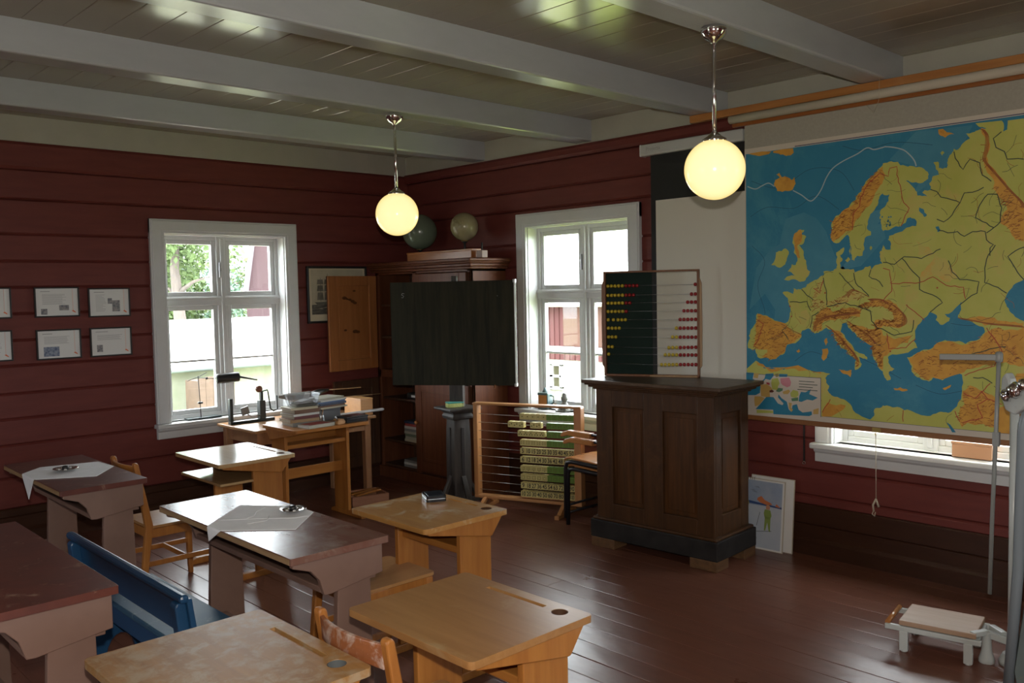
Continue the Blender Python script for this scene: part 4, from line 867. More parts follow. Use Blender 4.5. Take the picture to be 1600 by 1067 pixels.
mb = MB().m(WHM); mb.tube([(-.27, 0, 0), (.27, 0, .0), (.285, 0, .0)], [.008, .013, .008], 12); mb.build('rod_body', WHM, t)
mb = MB().m(BLACK); mb.box(-.2, -.16, -.014, .014, -.033, -.002); mb.box(.05, .09, -.014, .014, -.033, -.01); mb.build('rest', BLACK, t)
t = thing('pointer_stick', 'thin pointer with a dark handle lying above the magazines by the window', 'pointer', (3.62, 6.08, .86))
mb = MB().m(LW); mb.tube([(.10, 0, .034), (.42, -.02, .028)], [.004, .003], 8); mb.build('thin_stick', LW, t)
mb = MB().m(BLACK); mb.tube([(-.05, .0, .012), (.04, 0, .024), (.13, 0, .034)], [.016, .024, .010], 12); mb.build('handle', BLACK, t)
mb = MB().m(mat('grey_sleeve', (.24, .23, .21), .5)); mb.tube([(-.30, .02, .02), (-.22, .01, .01), (-.04, 0, .012)], [.010, .028, .028], 14); mb.build('sleeve', parent=t)
mb = MB().m(TBLEG); mb.box(-.16, -.12, -.03, .05, -.193, -.01); mb.box(-.24, -.04, -.05, .06, -.193, -.17); mb.build('rest', TBLEG, t, bev=.003)
t = thing('pencil_rod', 'short pale rod lying across the pine box', 'rod', (4.06, 6.13, .8085), -.05)
mb = MB().m(LW); mb.tube([(-.12, 0, .004), (.21, -.01, .004)], .0042, 8); mb.build('rod_body', LW, t)
t = thing('brush_jar', 'small glass jar with brushes between the two book piles', 'jar', (3.395, 5.62, .72))
mb = MB().m(CLEAR); mb.lathe([(.02, 0), (.026, .004), (.026, .05), (.022, .058), (.020, .058), (.024, .05), (.024, .006), (.001, .006)], n=20); mb.build('glass_body', CLEAR, t)
mb = MB().m(TBL); mb.tube([(0, 0, .008), (.015, -.01, .095)], .004, 6); mb.tube([(-.008, 0, .008), (-.02, .01, .085)], .004, 6); mb.build('brushes', TBL, t)
CRW = wood('pinkish_crate_wood', (.36, .17, .10), (.29, .13, .075), 0, .5)
t = thing('floor_crate', 'low wooden crate on the floor behind the yellow desk', 'crate', (3.92, 5.86, 0), -.25)
t.scale = (1, 1, .7)
mb = MB().m(CRW); mb.box(-.15, .15, -.13, -.11, 0, .11); mb.box(-.15, .15, .11, .13, 0, .11); mb.box(-.15, -.13, -.11, .11, 0, .11); mb.box(.13, .15, -.11, .11, 0, .11); mb.box(-.15, .15, -.13, .13, 0, .015); mb.build('crate_body', CHAIRW, t, bev=.003)
mb = MB().m(HONEY); mb.bar((-.10, -.05, .10), (.12, .0, .125), .05, .02); mb.bar((-.12, .04, .09), (.08, .07, .11), .05, .02); mb.build('slats', HONEY, t, bev=.003)
# ------------------------------------------------------------------ framed sheets on the left wall
def framed_sheet(label, xc, zc, kind):
    t = thing('framed_sheet', label, 'picture frame', (xc, YA - .003, zc), 0, 'framed text sheets on the left wall')
    w, h = .145, .104
    mb = MB().m(BLACK)
    mb.box(-w, w, -.02, 0, h - .010, h); mb.box(-w, w, -.02, 0, -h, -h + .010); mb.box(-w, -w + .010, -.02, 0, -h + .01, h - .01); mb.box(w - .010, w, -.02, 0, -h + .01, h - .01)
    mb.build('frame', BLACK, t, bev=.002)
    mb = MB().m(PAPER); mb.box(-w + .009, w - .009, -.011, -.004, -h + .009, h - .009)
    def q(x0, x1, z0, z1, m_): mb.m(m_); mb.box(x0, x1, -.0114, -.011, z0, z1)
    q(.100, .1035, -.07, h - .012, ORANGE)
    mb.m(ORANGED); mb.poly([(.092, -.0115, -.062), (.118, -.0115, -.078), (.118, -.0115, -.07), (.104, -.0115, -.058)][::-1])
    x = -.105
    def lines(x0, x1, z0, z1, n):
        for i in range(n):
            z = z1 - (z1 - z0) * i / n; q(x0, x1 - random.uniform(0, .03), z - .0022, z, GREYTXT)
    q(x, x + .075 + random.uniform(-.02, .02), .071, .076, GREYTXT)
    if kind == 0: lines(x + .01, .06, -.02, .055, 11); q(-.105, -.065, -.085, -.045, PHOTO); q(.012, .075, -.058, -.022, PHOTO)
    if kind == 1: lines(x + .01, -.02, -.07, .055, 14); q(-.012, .018, -.01, .03, PHOTO); q(.018, .072, -.066, .014, PHOTO)
    if kind == 2: lines(x + .01, .08, .0, .055, 8); q(-.10, .0, -.082, -.016, PHOTOB)
    if kind == 3: lines(x + .01, .08, .01, .05, 6); q(-.10, -.06, -.07, -.02, PHOTO)
    if kind == 4: lines(x + .01, .08, -.05, .055, 12)
    mb.build('sheet', parent=t)
for lab, x, z, k in (('framed sheet cut by the photo edge, upper row', 1.517, 1.635, 4), ('framed sheet cut by the photo edge, lower row', 1.512, 1.349, 4),
                     ('framed sheet with two small photos below its text, upper row', 1.948, 1.634, 0), ('framed sheet with two overlapping photos at its right, upper row nearest the window', 2.298, 1.624, 1),
                     ('framed sheet with a wide bluish photo, lower row', 1.948, 1.341, 2), ('framed sheet with a small portrait at its lower left, lower row nearest the window', 2.298, 1.340, 3)):
    framed_sheet(lab, x, z, k)
t = thing('ship_picture', 'black-framed print of a sailing ship behind the open cupboard door', 'picture', (4.213, YA - .003, 1.648))
w, h = .303, .244
mb = MB().m(BLACK); f = .02
mb.box(-w, w, -.025, 0, h - f, h); mb.box(-w, w, -.025, 0, -h, -h + f); mb.box(-w, -w + f, -.025, 0, -h + f, h - f); mb.box(w - f, w, -.025, 0, -h + f, h - f)
mb.build('frame', BLACK, t, bev=.004)
OLDPAPER = mat('old_print_paper', (.60, .54, .39), .6, (.55, .49, .34), 6)
SEPIA = mat('grey_sky_print', (.42, .385, .28), .6, (.50, .46, .335), 8); SEA_P = mat('dark_sea_print', (.06, .06, .05), .6, (.16, .15, .12), 18, (1, 1, 4)); SAIL = mat('sail_print', (.10, .095, .075), .6, (.2, .19, .15), 20)
mb = MB().m(OLDPAPER); mb.box(-w + f - .002, w - f + .002, -.012, -.004, -h + f - .002, h - f + .002)
mb.m(SEPIA); mb.box(-w + .045, w - .04, -.0124, -.012, -h + .075, h - .03)
mb.m(SEA_P); mb.box(-w + .045, w - .04, -.0128, -.0124, -h + .075, -.085)
mb.m(SAIL)
mb.poly([(-.20, -.0132, -.09), (.04, -.0132, -.09), (.07, -.0132, -.058), (-.23, -.0132, -.064)])
for x in (-.17, -.10, -.03):
    mb.box(x - .002, x + .002, -.0134, -.0132, -.06, .18 - abs(x + .10) * .5)
    for a, b in ((-.045, .02), (.03, .08), (.09, .13)):
        mb.poly([(x - .035, -.0133, a), (x + .03, -.0133, a), (x + .022, -.0133, b), (x - .028, -.0133, b)])
mb.m(OLDPAPER)
for i in range(7): mb.poly([(-.2 + i * .05, -.0135, -.12 + .01 * (i % 2)), (-.16 + i * .05, -.0135, -.117 + .01 * (i % 2)), (-.15 + i * .05, -.0135, -.122 + .01 * (i % 2))])
mb.build('print', parent=t)

# ------------------------------------------------------------------ projection screen
t = thing('projection_screen', 'pull-down projection screen with black borders, beside the map', 'screen', (XB, 3.1, 0))
SCRW = mat('screen_fabric', (.60, .57, .50), .8); SCRB = mat('screen_black_border', (.008, .008, .008), .7)
mb = MB().m(SCRB); mb.box(-.063, -.061, -.12, .685, 1.0, 2.56); mb.m(SCRW); mb.box(-.0645, -.063, -.10, .643, 1.05, 2.247); mb.build('fabric', parent=t)
HOUS = mat('white_housing', (.50, .51, .50), .35)
mb = MB().m(HOUS); mb.box(-.095, -.03, -.055, .752, 2.556, 2.634); mb.build('housing', HOUS, t, bev=.012, seg=3)
mb = MB().m(mat('housing_end_cap', (.58, .58, .57), .4)); mb.box(-.097, -.028, .745, .757, 2.554, 2.636); mb.build('end_cap', parent=t, bev=.006)
mb = MB().m(GREYTXT); add_text(mb, 'Projecta', .036, lambda a, b_: (-.0956, .64 - a, 2.597 + b_)); mb.build('lettering', GREYTXT, t)
mb = MB().m(SCRB); mb.tube([(-.062, -.12, 1.0), (-.062, .69, 1.0)], .012, 10); mb.build('bottom_bar', SCRB, t)

# ------------------------------------------------------------------ wall map on its rail
t = thing('map_rail', 'orange wooden rail high on the wall above the map', 'rail', (XB, 2.2, 0))
RAILW = wood('orange_rail_wood', (.42, .18, .05), (.34, .135, .035), 1, .35)
mb = MB().m(RAILW); mb.box(-.235, -.185, -1.3, 1.142, 2.692, 2.7368); mb.build('upper_board', RAILW, t, bev=.004)
mb = MB().m(wood('dark_orange_rail', (.30, .10, .022), (.24, .08, .016), 1, .35)); mb.box(-.205, -.186, -1.3, .85, 2.624, 2.692); mb.build('lower_board', parent=t, bev=.003)
CAN = mat('cream_canvas', (.50, .45, .36), .8)
t = thing('rolled_map', 'long cream rolled-up canvas lying along the rail above the map', 'rolled map', (XB, 2.2, 0))
mb = MB().m(CAN); mb.tube([(-.232, .845, 2.666), (-.232, -1.3, 2.666)], .0255, 20); mb.build('roll', CAN, t)
t = thing('wall_map', 'large pull-down physical wall map of Europe in blue, yellow and orange', 'map', (4.888, 2.1507, .037))
t.scale = (.9776, .9776, .9776)
XM = -.08; y0_, y1_ = 3.038, 1.27
CANG = mat('grey_canvas', (.36, .34, .285), .85, (.33, .31, .26), 60)
def prints(name, c, c2, sc, st=(1, 1, 1), worn=None, lo=.55, hi=.7, ws=6): return mat(name, c, .5, c2, sc, st, worn=worn, wlo=lo, whi=hi, wscale=ws)
MSEA = prints('map_sea', (.018, .18, .295), (.028, .205, .32), 3, worn=(.05, .24, .34), lo=.5, hi=.62, ws=2.2)
MSHAL = prints('map_shallow_sea', (.065, .255, .355), (.045, .22, .325), 6)
MLAND = prints('map_lowland', (.44, .45, .085), (.50, .49, .115), 5, worn=(.55, .42, .12), lo=.54, hi=.70, ws=3.2)
MHIGH = prints('map_highland', (.66, .34, .045), (.56, .27, .035), 16, worn=(.44, .17, .022), lo=.58, hi=.70, ws=12)
MMOUNT = prints('map_mountain', (.27, .075, .012), (.36, .13, .02), 26)
MUP = prints('map_upland', (.55, .44, .115), (.49, .45, .11), 8, worn=(.60, .36, .07), lo=.5, hi=.65, ws=9)
MSEAL = mat('map_depth_line', (.008, .07, .13), .5)
MRIV = mat('map_river', (.03, .05, .035), .5); MBORD = mat('map_border_red', (.40, .035, .02), .5); MWHITE = mat('map_white_line', (.40, .47, .48), .5); MINK = mat('map_margin_line', (.05, .06, .13), .5)
MCREAM = mat('map_margin', (.56, .50, .42), .6)
mb = MB().m(CANG)
mb.box(XM - .001, XM + .002, y1_ - 2.2, y0_ - 2.2, 2.50, 2.70)
mb.m(MCREAM); mb.box(XM - .0015, XM + .0015, y1_ - 2.2, y0_ - 2.2, .832, 2.502)
mb.m(MINK); mb.box(XM - .0019, XM - .0015, y1_ - 2.2 + .015, y0_ - 2.2 - .34, 2.474, 2.479); mb.box(XM - .0019, XM - .0015, y1_ - 2.2 + .015, y0_ - 2.2 - .01, .868, .873)
mb.m(MSEA); mb.box(XM - .0018, XM - .0015, y1_ - 2.2 + .015, y0_ - 2.2 - .008, .873, 2.47)
def P3(p, k): return (XM - .0018 - .0003 * k, p[0] / 1000 - 2.2, p[1] / 1000)
def put(pts, k, m_): mb.m(m_); mb.poly([P3(p, k) for p in pts])
put([(3010, 1500), (2960, 1760), (2880, 1850), (2800, 1900), (2760, 2050), (2640, 2080), (2560, 2040), (2500, 1960), (2440, 1800), (2350, 1700), (2500, 1620), (2700, 1560), (2740, 1420), (2850, 1330), (2830, 1500), (2900, 1600)], .5, MSHAL)
put([(2130, 2330), (1990, 2460), (1700, 2455), (1760, 2330), (1900, 2190), (2000, 2120), (1940, 2260)], .5, MSHAL)
put([(2250, 2050), (2180, 2060), (2150, 1900), (2290, 1750), (2420, 1730), (2330, 1830)], .5, MSHAL)
cr_ = random.Random(11)
def rough(v):
    # a finer, irregular coastline: split long sides with small offsets
    for _ in range(2):
        o = []
        for i in range(len(v)):
            a, b_ = v[i], v[(i + 1) % len(v)]; o.append(a); L = math.hypot(b_[0] - a[0], b_[1] - a[1])
            edge = max(a[0], b_[0]) > 3020 or min(a[0], b_[0]) < 1300 or min(a[1], b_[1]) < 880 or (a[1] > 2440 and b_[1] > 2440)
            if L > 11 and not edge:
                d = cr_.uniform(-.16, .16)
                o.append(((a[0] + b_[0]) / 2 - (b_[1] - a[1]) * d, (a[1] + b_[1]) / 2 + (b_[0] - a[0]) * d))
        v = o
    return v
for k, v in MAP_POLY.items():
    v = rough(v) if k != 'finlake' else v
    if k == 'finlake':
        for _ in range(16):
            a, b_ = random.uniform(2115, 2185), random.uniform(1950, 2015); put([(a, b_), (a + 7, b_ + 3), (a + 3, b_ + 12), (a - 3, b_ + 6)], 3, MSEA)
    elif k in ('caspian', 'ladoga', 'onega', 'rybinsk', 'redsea'): put(v, 3, MSEA)
    elif k.startswith('o_'): put(v, 2.0 + .03 * len(k), MUP if k in ('o_rus', 'o_rus2', 'o_ger', 'o_mass') else MHIGH)
    elif k in ('greenland', 'greenland2', 'svalbard', 'crete', 'cyprus', 'sardinia', 'corsica', 'sicily', 'balear', 'iceland'): put(v, 1, MHIGH)
    else: put(v, 1, MLAND)
def ribbon(pts, w, k, m_):
    mb.m(m_); pv = [Vector((0, p[0] / 1000 - 2.2, p[1] / 1000)) for p in pts]
    # break straight runs into a gently meandering line
    q = [pv[0]]
    for a, b_ in zip(pv, pv[1:]):
        n = max(1, int((b_ - a).length / .02)); d = (b_ - a).normalized(); s = Vector((0, -d.z, d.y))
        for i in range(1, n + 1): q.append(a.lerp(b_, i / n) + (s * random.uniform(-.0035, .0035) if i < n and m_ is not MWHITE else Vector()))
    prev = None
    for i, p in enumerate(q):
        d = (q[min(i + 1, len(q) - 1)] - q[max(i - 1, 0)])
        if d.length < 1e-6: continue
        d.normalize(); s = Vector((0, -d.z, d.y)) * w; x = XM - .0018 - .0003 * k
        cur = (mb.bm.verts.new((x, p.y + s.y, p.z + s.z)), mb.bm.verts.new((x, p.y - s.y, p.z - s.z)))
        if prev: mb.f([prev[0], prev[1], cur[1], cur[0]])
        prev = cur
def smooth(pts):
    o = []
    for i in range(len(pts) - 1):
        p0, p1, p2, p3 = pts[max(i - 1, 0)], pts[i], pts[i + 1], pts[min(i + 2, len(pts) - 1)]
        for k in range(6):
            t_ = k / 6; o.append(tuple(.5 * (2 * p1[j] + (p2[j] - p0[j]) * t_ + (2 * p0[j] - 5 * p1[j] + 4 * p2[j] - p3[j]) * t_ ** 2 + (3 * p1[j] - p0[j] - 3 * p2[j] + p3[j]) * t_ ** 3) for j in (0, 1)))
    return o + [pts[-1]]
for l in MAP_LINE['w1']: ribbon(smooth(l), .0032, 3.5, MWHITE)
for l in MAP_SPINE:
    for k_, o_ in enumerate((-7, -2, 3, 8)): ribbon([(p[0] + o_, p[1] + o_ * .5) for p in smooth(l)], .0017, 2.7 + .03 * k_, MMOUNT)
for l in MAP_LINE['river']: ribbon(l, .0024, 3.6, MRIV)
for l in MAP_LINE['red']: ribbon(l, .0021, 3.7, MBORD)
rr = random.Random(3)   # fine printed hachures and small streams on the land
for k in ('o_norway', 'o_iberia', 'o_alps', 'o_turkey', 'o_balk', 'o_carp', 'o_ural', 'o_ger', 'o_ital', 'o_arab'):
    v = MAP_POLY[k]; xs = [p[0] for p in v]; ys_ = [p[1] for p in v]
    def inside(x, y):
        c = False
        for i in range(len(v)):
            a, b_ = v[i - 1], v[i]
            if (a[1] > y) != (b_[1] > y) and x < (b_[0] - a[0]) * (y - a[1]) / (b_[1] - a[1]) + a[0]: c = not c
        return c
    n = 0
    for _ in range(2600):
        x, y = rr.uniform(min(xs), max(xs)), rr.uniform(min(ys_), max(ys_))
        if inside(x, y):
            a = rr.uniform(-.9, .5); L = rr.uniform(8, 30)
            ribbon([(x, y), (x + L * math.cos(a), y + L * math.sin(a))], rr.uniform(.0008, .0019), 2.9, MMOUNT); n += 1
            if n > (170 if k in ('o_norway', 'o_iberia', 'o_alps', 'o_turkey', 'o_carp', 'o_balk') else 90): break
v = MAP_POLY['main']; n = 0
while n < 150:
    x, y = rr.uniform(1300, 2950), rr.uniform(900, 2440)
    if not inside(x, y): continue
    a = rr.uniform(0, 2 * PI); pts = [(x, y)]
    for _ in range(rr.randint(2, 5)):
        a += rr.uniform(-.8, .8); q_ = (pts[-1][0] + 26 * math.cos(a), pts[-1][1] + 26 * math.sin(a))
        if not inside(*q_): break
        pts.append(q_)
    if len(pts) > 2: ribbon(smooth(pts), rr.uniform(.0006, .0011), 3.55, MRIV if rr.random() < .6 else MMOUNT); n += 1
for l in ([(2990, 2300), (2800, 2240), (2600, 2330), (2420, 2300), (2330, 2180)], [(3000, 2080), (2880, 2130), (2700, 2110), (2560, 2170), (2420, 2080)], [(2990, 1900), (2900, 1800), (2950, 1650), (2900, 1480), (2960, 1400)], [(2400, 2440), (2280, 2400), (2100, 2420), (1900, 2380)], [(2420, 1290), (2300, 1230), (2180, 1180), (2060, 1120)], [(1980, 1090), (1850, 1050), (1700, 1080), (1600, 1040)], [(1800, 1430), (1700, 1420), (1620, 1450)], [(2700, 1190), (2600, 1250), (2480, 1220)]): ribbon(smooth(l), .0013, .7, MSEAL)
IC = {'s': MSEA, 'l': mat('inset_green', (.42, .45, .10), .5), 'p': mat('inset_pink', (.55, .22, .25), .5), 'o': mat('inset_orange', (.52, .34, .10), .5), 'b': mat('inset_brown', (.12, .03, .02), .5), 'g': mat('inset_dark_green', (.10, .22, .12), .5), 'r': mat('inset_red', (.4, .06, .07), .5), 'd': mat('inset_olive', (.25, .22, .08), .5)}
put([(MAP_INSET['frame'][1][0][0] + 14, 1096), (MAP_INSET['frame'][1][1][0], 1096), (MAP_INSET['frame'][1][2][0], 864), (MAP_INSET['frame'][1][3][0] + 14, 864)], 4, MCREAM)
for k, (c, v) in MAP_INSET.items():
    if k != 'frame': put(v, 5 + (.5 if c != 's' else 0), IC[c])
fx = [p[0] for p in MAP_INSET['frame'][1]]
mb.m(MINK); mb.box(XM - .0034, XM - .003, fx[1] / 1000 - 2.2 - .002, fx[1] / 1000 - 2.2 + .001, .864, 1.098); mb.box(XM - .0034, XM - .003, fx[1] / 1000 - 2.2, .825, 1.095, 1.098)
for i, (a, b_) in enumerate(((.10, .04), (.12, .02), (.09, .05), (.13, .02))):
    mb.m(MRIV); y = fx[1] / 1000 - 2.2
    mb.box(XM - .0036, XM - .0034, y + b_, y + b_ + a, 1.068 - i * .017, 1.072 - i * .017)
for (y, z) in ((2.475, 1.505), (2.73, 1.522), (2.505, 1.60), (2.72, 1.46), (1.87, 1.62), (2.12, 1.27)):
    mb.m(MBORD); mb.box(XM - .0032, XM - .003, y - 2.2 - .004, y - 2.2 + .004, z - .004, z + .004)
mb.build('map_sheet', parent=t)
MAPW = wood('map_bar_wood', (.28, .12, .04), (.22, .09, .03), 1, .4)
mb = MB().m(MAPW); mb.box(XM - .008, XM + .01, y1_ - 2.2 - .02, y0_ - 2.2 + .005, .806, .836); mb.build('bottom_bar', MAPW, t, bev=.004)
mb = MB().m(mat('brass', (.5, .36, .12), .3, metal=1)); mb.box(XM - .011, XM - .006, -.03, .018, .808, .834); mb.tube([(XM - .012, -.004, .812), (XM - .018, -.004, .80), (XM - .012, -.004, .79)], .003, 6); mb.build('pull_clip', parent=t)
STRG = mat('cotton_cord', (.50, .44, .34), .9)
mb = MB().m(STRG); mb.tube([(XM - .014, -.004, .80), (XM - .004, -.003, .42)], .0024, 6); mb.tube([(XM - .004, -.003, .425), (XM - .01, .012, .39), (XM - .008, .008, .352)], .006, 6); mb.tube([(XM - .004, -.003, .425), (XM - .002, -.018, .38)], [.004, .007], 6); mb.tube([(XM - .008, .008, .36), (XM - .008, .018, .335), (XM - .008, .004, .325), (XM - .008, -.002, .35)], .003, 6); mb.build('pull_cord', STRG, t)
mb = MB().m(STRG); mb.tube([(-.176, -.055, 2.775), (-.176, -.05, 2.64), (-.088, .015, 2.60), (-.088, .07, 2.655)], .0012, 5); mb.build('hanging_thread', STRG, t)
t = thing('ring_strap', 'thin dark strap with a small metal ring hanging below the map corner', 'strap', (XB - .014, 2.676, .56))
mb = MB().m(BLACK); mb.box(-.002, .002, -.005, .005, .01, .26); mb.build('strap', BLACK, t)
mb = MB().m(CHROME); mb.tube([(-.002, .009 * math.cos(a), .002 + .009 * math.sin(a)) for a in [PI * i / 6 for i in range(13)]], .0022, 6); mb.build('ring', CHROME, t)

# ------------------------------------------------------------------ picture boards leaning under the map
EDGEP = mat('board_edge_paper', (.50, .45, .36), .7)
def pboard(label, x, y0, y1, h, lean, zrot, pic):
    t = thing('picture_board', label, 'picture board', (x, (y0 + y1) / 2, 0), zrot, 'school picture boards leaning on the wall')
    w = (y1 - y0) / 2
    mb = MB().m(EDGEP); mb.box(0, .008, -w, w, 0, h)
    mb.m(PAPER); mb.box(-.0008, 0, -w + .004, w - .004, .004, h - .004)
    if pic:
        # u runs from the board's left edge (world +y) to its right
        def q(pts, m_, k=1): mb.m(m_); mb.poly([(-.0008 - .0004 * k, w - u * 2 * w, v * h) for u, v in pts])
        sky = mat('picture_sky', (.26, .33, .45), .7, (.36, .41, .5), 7); snow = mat('picture_snow', (.45, .49, .55), .7, (.40, .45, .53), 6)
        q([(.03, .03), (.95, .03), (.95, .62), (.03, .62)], snow); q([(.03, .62), (.95, .62), (.95, .97), (.03, .97)], sky)
        q([(.03, .66), (.2, .675), (.45, .66), (.95, .64), (.95, .615), (.6, .63), (.25, .635), (.03, .63)], mat('picture_hills', (.03, .07, .2), .7), 2)
        q([(.03, .55), (.16, .50), (.2, .64), (.14, .76), (.03, .74)], mat('picture_bush', (.25, .24, .05), .7), 3)
        skin = mat('picture_skin', (.5, .25, .15), .7); green = mat('picture_green', (.22, .30, .07), .7); orange = mat('picture_orange', (.55, .17, .06), .7); ink = mat('picture_ink', (.05, .05, .06), .7)
        q([(.57, .28), (.60, .28), (.64, .40), (.68, .28), (.71, .27), (.71, .47), (.58, .48)], green, 3); q([(.55, .52), (.57, .58), (.70, .575), (.73, .50), (.70, .45), (.58, .45)], green, 3)
        q([(.60, .58), (.68, .58), (.69, .63), (.64, .655), (.59, .63)], skin, 3); q([(.40, .73), (.48, .76), (.56, .71), (.70, .68), (.74, .655), (.60, .645), (.46, .665), (.38, .70)], orange, 4); q([(.83, .68), (.92, .63), (.80, .64)], orange, 3)
        q([(.455, .53), (.465, .53), (.40, .33), (.39, .33)], ink, 3); q([(.20, .18), (.26, .30), (.30, .31), (.30, .22), (.42, .15), (.26, .17)], ink, 3); q([(.38, .25), (.74, .29), (.74, .283), (.38, .243)], ink, 3)
        for a, b_ in ((.2, .83), (.3, .88), (.25, .81)): q([(a, b_), (a + .1, b_ + .01), (a + .14, b_ - .015)], mat('picture_cloud', (.2, .24, .3), .7), 2)
    o = mb.build('board', parent=t); o.rotation_euler = (0, lean, 0)
    if pic:
        mb = MB().m(BLACK)
        for i in range(6): mb.tube([(-.003, w - .02 - i * .014, h - .012), (-.004, w - .02 - i * .014, h + .004), (.006, w - .02 - i * .014, h + .006)], .0012, 5)
        b_ = mb.build('wire_binding', BLACK, o)
pboard('picture board with a skiing child leaning in front below the map', 4.868, 2.762, 3.06, .44, .10, .03, True)
pboard('plain cream board leaning just behind the skiing picture, below the map', 4.905, 2.715, 3.01, .455, .085, .02, False)

# ------------------------------------------------------------------ globe lamps
LAMP = bpy.data.materials.new('opal_glass'); LAMP.use_nodes = True
nt = LAMP.node_tree; b = nt.nodes['Principled BSDF']
lw = N(nt, 'ShaderNodeLayerWeight'); lw.inputs[0].default_value = .35
rp = ramp(nt, lw.outputs['Facing'], .25, .95, (1, .93, .45), (1, .64, .17)); nt.links.new(rp.outputs[0], b.inputs['Emission Color'])
b.inputs['Base Color'].default_value = (.5, .46, .36, 1); b.inputs['Roughness'].default_value = .18; b.inputs['Emission Strength'].default_value = LAMP_E
for lab, (x, y), zc, r in (('lit globe lamp on a chrome rod nearer the left window', (3.262, 4.44), 2.132, .131), ('lit globe lamp on a chrome rod in front of the map', (3.243, 2.148), 2.146, .1275)):
    t = thing('globe_lamp', lab, 'lamp', (x, y, 2.738), 0, 'lit globe ceiling lamps')
    mb = MB().m(CHROME); mb.lathe([(.001, 0), (.052, 0), (.055, -.012), (.05, -.03), (.036, -.048), (.016, -.058), (.012, -.066), (.001, -.066)][::-1], n=32); mb.build('ceiling_cup', CHROME, t)
    mb = MB().m(CHROME); mb.tube([(0, 0, -.05), (0, 0, zc - 2.738 + r - .01)], .0085, 12); mb.build('rod', CHROME, t)
    mb = MB().m(CHROME); mb.lathe([(.052, zc - 2.738 + r - .014), (.05, zc - 2.738 + r), (.03, zc - 2.738 + r + .012), (.012, zc - 2.738 + r + .03), (.001, zc - 2.738 + r + .03)], n=24); mb.build('gallery_cap', CHROME, t)
    mb = MB().m(LAMP); mb.sphere((0, 0, zc - 2.738), r, 48, 32); mb.build('opal_globe', LAMP, t)

# ------------------------------------------------------------------ person scale with height rule
SCW = mat('white_enamel', (.50, .53, .52), .3, (.46, .49, .48), 7, worn=(.3, .26, .2), wlo=.68, whi=.76, wscale=14)
t = thing('weighing_scale', 'old white person scale with wooden platform and height rule', 'scale', (4.10, 1.239, 0))
PLAT = wood('scale_platform_wood', (.42, .28, .19), (.36, .23, .15), 1, .5)
ar = D2R(10)
mb = MB().m(SCW); mb.tube([(0, 0, 0), (0, 0, 1.10)], [.0165, .0185], 20); mb.lathe([(.05, 0), (.05, .02), (.034, .05)], n=20); mb.build('column', SCW, t)
mb = MB().m(PLAT); mb.plate([(-.125, -.155), (.125, -.155), (.125, .155), (-.125, .155)], [], .150, .172); mb.build('platform', PLAT, t, bev=.003, loc=(-.035, .275, -.03), rotz=ar)
mb = MB().m(SCW)
for s in (-1, 1): mb.box(s * .115 - .011, s * .115 + .011, -.175, .215, .122, .146)
mb.box(-.115, .115, -.165, -.145, .124, .144); mb.box(-.115, .115, .14, .16, .124, .144)
mb.build('base_frame', SCW, t, bev=.004, loc=(-.035, .275, -.03), rotz=ar)
for sx in (-1, 1):
    for y in (-.125, .135):
        mb = MB().m(SCW); mb.box(-.012, .012, -.018, .018, .035, .125); mb.tube([(0, 0, .03), (0, 0, .04)], .014, 10); R_ = Matrix.Rotation(ar, 3, 'Z') @ Vector((sx * .115, y, 0)); mb.build('leg', SCW, t, bev=.003, loc=(R_.x - .035, R_.y + .275, -.03), rotz=ar)
mb = MB().m(BEECH); mb.tube([(-.115, .205, .15), (.115, .205, .15)], .011, 12); mb.build('handle', BEECH, t, loc=(-.035, .275, -.03), rotz=ar)
mb = MB().m(SCW); mb.lathe([(.032, 0), (.032, .018), (.022, .05), (.017, .12), (.02, .135)], c=(-.045, .085, 0), n=16); mb.bar((-.045, .085, .135), (-.12, .12, .135), .026, .022); mb.bar((.06, .10, .12), (0, .03, .12), .026, .03); mb.bar((-.04, .085, .125), (0, 0, .10), .03, .03); mb.build('front_bracket', SCW, t, bev=.003)
mb = MB().m(SCW)   # head casting
mb.prism([(-.05, 1.11), (-.015, 1.085), (.03, 1.10), (.055, 1.16), (.052, 1.235), (.03, 1.262), (.012, 1.235), (.0, 1.19), (-.03, 1.20), (-.07, 1.25), (-.085, 1.245), (-.08, 1.16)], 'x', -.022, .022); mb.build('head', SCW, t, bev=.008, rotz=D2R(-25))
mb = MB().m(CHROME); M_ = Matrix.Translation((-.03, -.01, 1.19)) @ Matrix.Rotation(D2R(-25), 4, 'Z') @ Matrix.Rotation(D2R(58), 4, 'X')
mb.lathe([(.01, -.062), (.025, -.06), (.03, -.045), (.022, -.04), (.022, -.02), (.033, -.015), (.033, .018), (.022, .022), (.022, .045), (.03, .05), (.026, .066), (.008, .07)], n=20, M=M_); mb.build('balance_weight', CHROME, t)
GREYM = mat('grey_enamelled_metal', (.24, .25, .24), .35)
mb = MB().m(GREYM); mb.tube([(-.012, .06, 1.345), (-.02, .066, 1.0), (-.012, .08, .62), (.0, .09, .29)], .009, 10); mb.box(-.028, -.008, .052, .078, .945, 1.005); mb.build('height_rule', GREYM, t)
mb = MB().m(GREYM); mb.bar((-.012, .06, 1.325), (-.06, .285, 1.322), .02, .026); mb.lathe([(.014, 1.305), (.016, 1.315), (.016, 1.34), (.01, 1.35)], c=(-.012, .06, 0), n=14); mb.build('height_arm', GREYM, t, bev=.003)

